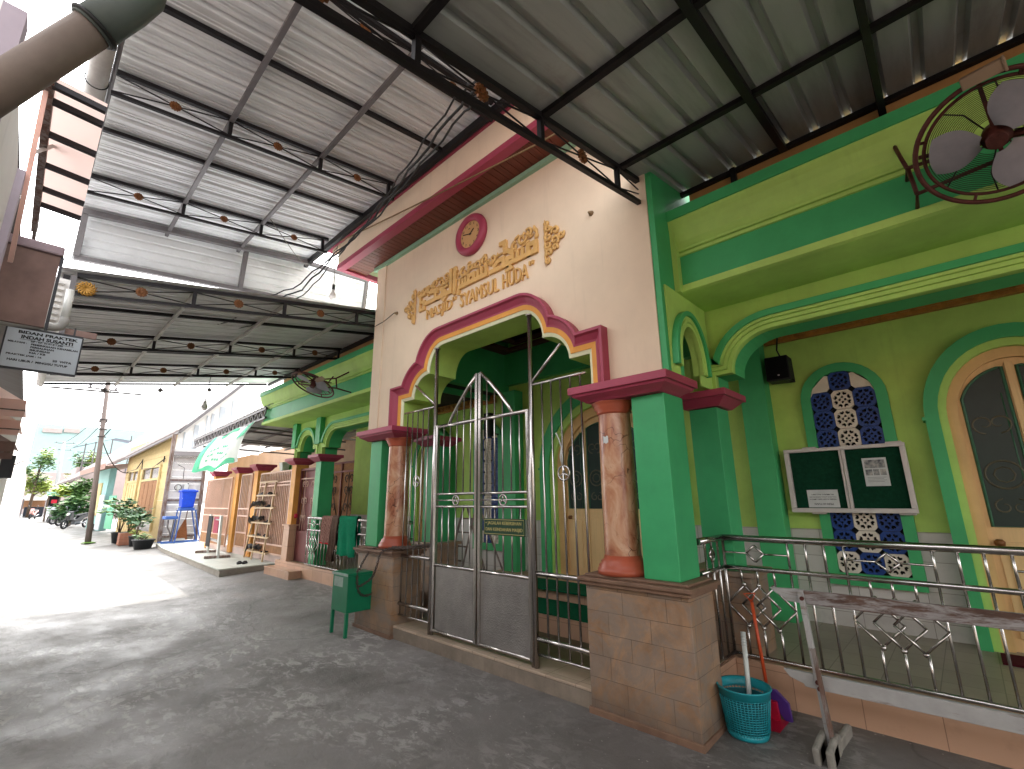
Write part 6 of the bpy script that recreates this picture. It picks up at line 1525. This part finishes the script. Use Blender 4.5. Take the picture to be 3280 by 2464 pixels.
plant('yellow green leafy shrub above the dark green shrub', (-44, 2.9, .1), 2.6, 1.0, 800, .4, 6, None, ('leafy', 'leaf'), 'garden_shrub', 'shrub', crowns=[(0, -.7, 2.3), (.2, 0, 2.5), (0, .5, 2.7), (-.5, -.2, 2.4), (.3, .2, 2.0)])
m = MB(); m.lathe([(.3, 0), (.34, .3), (.36, .34), (.33, .34), (.3, .1)], (-36, 3.5, .1), 20); single(m, 'black_tub', M['pot'], 'empty black tub on the ground behind the rusty pole', 'tub', (-36, 3.5, .1))
m = MB(); rnd = random.Random(11)
for i in range(14):
    a = rnd.random() * 6.28; m.tube([(-20.6 + .3 * cos(a), 3.35 + .12 * sin(a), .1), (-20.6 + .35 * cos(a + 1), 3.35 + .15 * sin(a + 1), .2 + .1 * rnd.random()), (-20.6 + .4 * cos(a + 2.2), 3.35 + .15 * sin(a + 2.2), .1)], .02, 5)
single(m, 'root_pile', M['trunk'], 'small heap of dry roots and twigs at the terrace corner', 'twigs', (-20.6, 3.35, .1))
def tree(label, base, h, rad, n, size, seed, mats):
    rnd = random.Random(seed); g = thing('street_tree', label, 'tree', base, 'street trees'); b = V(base)
    m = MB(); m.tube([b, b + V((.1, .1, h * .5)), b + V((0, .2, h * .85))], [.16, .11, .04], 8); cr = []
    for i in range(14):
        a = rnd.random() * 6.28; z = h * (.42 + .55 * rnd.random()); r_ = rad * (.3 + .7 * rnd.random()) * (1.15 - .6 * abs(z / h - .65))
        p = b + V((r_ * cos(a), r_ * sin(a), z)); cr.append(p); m.tube([b + V((0, .1, z * .7)), p], [.05, .015], 5)
    m.build('trunk', M['trunk'], g); m = MB()
    for p in cr: leaves(m, p, (rad * .45, rad * .45, h * .12), n // 14, size, rnd, mi=rnd.randint(0, 1))
    m.build('crown', [M[q] for q in mats], g)
tree('slender leafy tree at the end of the white wall', (-78, 1.35, .1), 7.6, 1.3, 1300, .5, 21, ('leaf', 'leafy'))
tree('small yellow green tree before the rooftop shelter', (-66, 4.6, .1), 6.4, 1.0, 700, .45, 22, ('leafy', 'leaf'))

# ------------------------------------------------------------------ motorbikes, stalls, far buildings
def motorbike(label, a, b, seed, body):
    a, b = V(a), V(b); f = (a - b).normalized(); s_ = V((-f.y, f.x, 0)); up = V((0, 0, 1)); L = (a - b).length; c = (a + b) / 2
    g = thing('motorbike', label, 'motorbike', c, 'parked motorbikes'); P = lambda x, y, z: c + f * x * L + s_ * y + up * z
    for q, nm in ((a, 'wheel'), (b, 'wheel')):
        m = MB(); m.ring(q + up * .28, s_, .235, .05, 28, 8); w_ = m.build('wheel', M['tyre'], g)
        m = MB(); m.ring(q + up * .28, s_, .17, .016, 24, 6)
        for k in range(5): an = k * 2 * pi / 5; m.tube([q + up * .28, q + up * (.28 + .17 * sin(an)) + f * .17 * cos(an)], .016, 5)
        m.build('rim', M['motogrey'], w_)
    m = MB()
    pr = [(.42, .62), (.36, .95), (.24, .98), (.2, .6), (.05, .42), (-.1, .42), (-.22, .62), (-.6, .74), (-.62, .84), (-.2, .76), (-.02, .6), (.1, .5)]
    m.prism([(.44, .55), (.36, .98), (.26, 1.0), (.22, .6), (.1, .4), (-.18, .4), (-.3, .6), (-.62, .72), (-.6, .86), (-.1, .74), (.06, .56), (.3, .5)], lambda u, v, d: P(u, d, v), -.12, .12)
    m.build('fairing', body, g, .02)
    m = MB(); m.prism([(.02, .72), (-.5, .86), (-.52, .92), (-.1, .82), (.04, .76)], lambda u, v, d: P(u, d, v), -.13, .13); m.build('seat', M['tyre'], g, .02)
    m = MB(); m.tube([P(.28, -.34, 1.06), P(.24, -.1, 1.0), P(.24, .1, 1.0), P(.28, .34, 1.06)], .018, 6)
    for q in (-1, 1): m.tube([P(.26, q * .25, 1.04), P(.27, q * .3, 1.25)], .008, 5); m.tube([P(.27, q * .28, 1.25), P(.27, q * .36, 1.27)], .04, 8)
    m.tube([P(.3, 0, .95), a + up * .28], .03, 6); m.build('handlebar', M['motogrey'], g)
    m = MB(); m.tube([P(.36, 0, .84), P(.44, 0, .84)], [.09, .07], 12); m.build('headlight', M['lamp'], g)
    m = MB(); m.tube([P(.05, .12, .3), P(-.2, .14, .3), P(-.6, .16, .42)], [.03, .04, .055], 8); m.build('exhaust', M['motogrey'], g)
    m = MB(); m.prism([(.12, .22), (.12, .45), (-.15, .42), (-.15, .22)], lambda u, v, d: P(u, d, v), -.11, .11); m.build('engine', M['motogrey'], g, .02)
motorbike('black motorbike parked by the rusty pole, largest of the row', (-38.9, 2.3, .1), (-40.3, 3.35, .1), 1, M['moto'])
motorbike('dark motorbike parked second, before the food cart', (-52.4, 2.15, .1), (-50.6, 2.75, .1), 2, M['moto'])
motorbike('black motorbike half hidden under the dark green shrub', (-44.6, 2.35, .1), (-45.6, 3.3, .1), 4, M['moto'])
motorbike('grey motorbike parked between the shrub and the food cart', (-48.2, 2.2, .1), (-48.9, 3.1, .1), 5, paint('grey_motor_paint', '#4a4d52', .35))
motorbike('pink motorbike parked far off before the white stall', (-66, 1.35, .1), (-67.5, 1.75, .1), 3, paint('pink_motor_paint', '#d99b93', .4))
fc = thing('food_cart', 'timber street cart with green awning and red cloth beyond the motorbikes', 'cart', (-56, 2.3, .1))
m = MB()
for x, y in ((-57, 2.05), (-57, 2.75), (-59, 2.1), (-59, 2.8)): m.bar((x, y, .1), (x, y, 2.35), .1, .1, (0, 1, 0))
m.build('post', M['cartwood'], fc)
m = MB(); m.add([(-56.6, 1.9, 2.3), (-56.6, 3.3, 2.35), (-59.3, 3.3, 2.6), (-59.3, 1.9, 2.6)], [(0, 1, 2, 3)]); m.box(-56.62, -56.58, 1.9, 3.3, 2.2, 2.35); m.build('awning', M['greencloth'], fc)
m = MB(); m.box(-59, -56.9, 2.08, 2.75, .5, 1.3); m.build('counter', M['signblue'], fc)
m = MB(); m.box(-56.9, -56.87, 2.25, 2.6, 1.6, 1.9); m.build('red_cloth', M['redcloth'], fc)
m = MB(); m.box(-58.9, -58.8, 2.1, 2.8, 1.3, 2.3); m.build('dark_back', M['darkroom'], fc)
stl = thing('market_stall', 'far stall under a white tarpaulin at the end of the street', 'stall', (-80, 1.6, .1))
m = MB(); rows = [[V((-78 - 4 * i / 4, .75 + 2.0 * j / 5, 2.0 + .9 * sin(pi * (j + .4) / 6) + .1 * sin(i))) for j in range(6)] for i in range(5)]; m.strip(rows, sm=True); m.add([(-78, .75, 1.95), (-78, 2.75, 1.95), (-78, 2.65, 2.7), (-78, 1.0, 2.7)], [(0, 1, 2, 3)]); m.build('tarpaulin', M['housewhite'], stl)
m = MB()
for x, y in ((-78, .8), (-78, 2.7), (-82, .8), (-82, 2.7)): m.bar((x, y, .1), (x, y, 2.1), .08, .08, (0, 1, 0))
m.build('post', M['greysteel'], stl)
m = MB(); m.box(-81.5, -79, 1.0, 2.6, .1, 1.2); m.build('counter', plain('dark_navy_counter', '#20242f', .7), stl)
m = MB(); m.box(-82, -81.9, .8, 2.7, 1.0, 2.1); m.build('back_cloth', M['curtain'], stl)
mb_ = thing('mint_building', 'tall mint building with haze in its wall colour at the end of the street', 'building', (-112, 6, 0))
m = MB(); m.box(-122, -110, .6, 15, 6.6, 14.6); m.build('upper_wall', M['mint'], mb_)  # distance haze is mixed into the pale mint paint
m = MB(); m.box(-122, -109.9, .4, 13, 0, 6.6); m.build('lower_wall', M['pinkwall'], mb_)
m = MB(); m.box(-109.99, -109.6, 1.4, 3.8, 13.2, 13.9); m.box(-109.99, -109.6, 4.0, 6.0, 13.4, 14.1); m.build('roof_board', paint('faded_brown_board', '#b3a6a2', .8), mb_)
m = MB()
for y in (2, 5, 8): m.box(-109.99, -109.9, y, y + 1.6, 3.4, 5.0)
m.build('window', M['signblue'], mb_)
rs = thing('rooftop_shelter', 'roof terrace shelter with blue grey tin roof on posts above the houses', 'shelter', (-62, 5, 5))
m = MB(); m.add([(-60, 3.1, 6.75), (-64, 3.1, 6.9), (-64, 6.0, 8.0), (-60, 6.0, 7.8)], [(0, 1, 2, 3)]); m.add([(-60, 6.0, 7.8), (-64, 6.0, 8.0), (-64, 7.6, 7.7), (-60, 7.6, 7.6)], [(0, 1, 2, 3)]); m.build('tin_sheet', paint('blue_grey_tin', '#6d8094', .6), rs)
m = MB()
for y in (3.9, 4.6, 5.8, 7.2): m.bar((-60.1, y, 4.5), (-60.1, y, 6.9 + (y - 3.1) * .3), .1, .1, (0, 1, 0))
for z in (5.3, 5.8, 6.3): m.bar((-60.1, 3.4, z), (-60.1, 7.4, z), .06, .06)
m.bar((-60.1, 3.9, 5.0), (-60.1, 4.6, 6.8), .05, .05); m.build('frame', M['greysteel'], rs)
m = MB(); m.box(-66, -60.2, 3.6, 9, 0, 4.9); m.build('block_wall', M['pinkwall'], rs)

# ------------------------------------------------------------------ camera, sun and sky
cam = bpy.data.cameras.new('street_camera'); co = bpy.data.objects.new('street_camera', cam); COL.objects.link(co); S.camera = co
cam.sensor_width = 36; cam.sensor_fit = 'HORIZONTAL'; cam.lens = 1480.1 / 3280 * 36; cam.clip_start = .05; cam.clip_end = 1500
yaw, pit, rol = R(43.546), R(13.771), R(-.689)
fw = V((-sin(yaw) * cos(pit), cos(yaw) * cos(pit), sin(pit))); rt = V((cos(yaw), sin(yaw), 0)); up = rt.cross(fw)
r2 = rt * cos(rol) + up * sin(rol); u2 = -rt * sin(rol) + up * cos(rol)
mw = Matrix((r2, u2, -fw)).transposed().to_4x4(); mw.translation = V((0, 0, 1.6)); co.matrix_world = mw

sd_ = V((-.58, .35, 1.0)).normalized(); el = math.asin(sd_.z); az = math.atan2(sd_.x, sd_.y)
sl = bpy.data.lights.new('noon_sun', 'SUN'); sl.energy = 5; sl.angle = R(.5); sl.color = (1, .95, .88)
so = bpy.data.objects.new('noon_sun', sl); COL.objects.link(so); so.rotation_mode = 'QUATERNION'; so.rotation_quaternion = (sd_).to_track_quat('Z', 'Y'); so.location = (0, 0, 30)
w = bpy.data.worlds.new('World'); S.world = w; w.use_nodes = True; nt = w.node_tree
sk = nt.nodes.new('ShaderNodeTexSky'); sk.sky_type = 'NISHITA'; sk.sun_disc = False; sk.sun_elevation = el; sk.sun_rotation = az; sk.air_density = 1.2; sk.dust_density = 5.0; sk.ozone_density = 1.0
hv = nt.nodes.new('ShaderNodeHueSaturation'); hv.inputs['Saturation'].default_value = .1; hv.inputs['Value'].default_value = SKYV
bg = nt.nodes['Background']; bg.inputs['Strength'].default_value = .15
nt.links.new(sk.outputs[0], hv.inputs['Color']); nt.links.new(hv.outputs[0], bg.inputs['Color'])
S.view_settings.view_transform = 'Standard'; S.view_settings.look = 'None'; S.view_settings.exposure = 0; S.view_settings.gamma = 1
S.render.engine = 'CYCLES'; S.cycles.use_denoising = True
S.cycles.max_bounces = 10; S.cycles.diffuse_bounces = 7; S.cycles.glossy_bounces = 4; S.cycles.caustics_reflective = False; S.cycles.caustics_refractive = False
# unseen house front, added to block light from behind the camera
ob = thing('light_blocking_house', 'unseen buff house front added to block light across from the notice board', 'house', (4, -1.4, 0))
m = MB(); m.add([(-2.19, -2.2, -.2), (9, -2.2, -.2), (9, -2.2, 3.0), (-2.19, -2.2, 3.0)], [(0, 1, 2, 3)]); m.add([(9, -2.2, -.2), (9, -8, -.2), (9, -8, 3.0), (9, -2.2, 3.0)], [(0, 1, 2, 3)]); m.build('house_wall', paint('pale_buff_wall', '#cdbfae', .8), ob)
m = MB(); m.add([(-2.19, -1.9, 2.95), (9.3, -1.9, 2.95), (9.3, -8, 4.8), (-2.19, -8, 4.8)], [(0, 1, 2, 3)]); m.build('roof', M['rustroof'], ob)
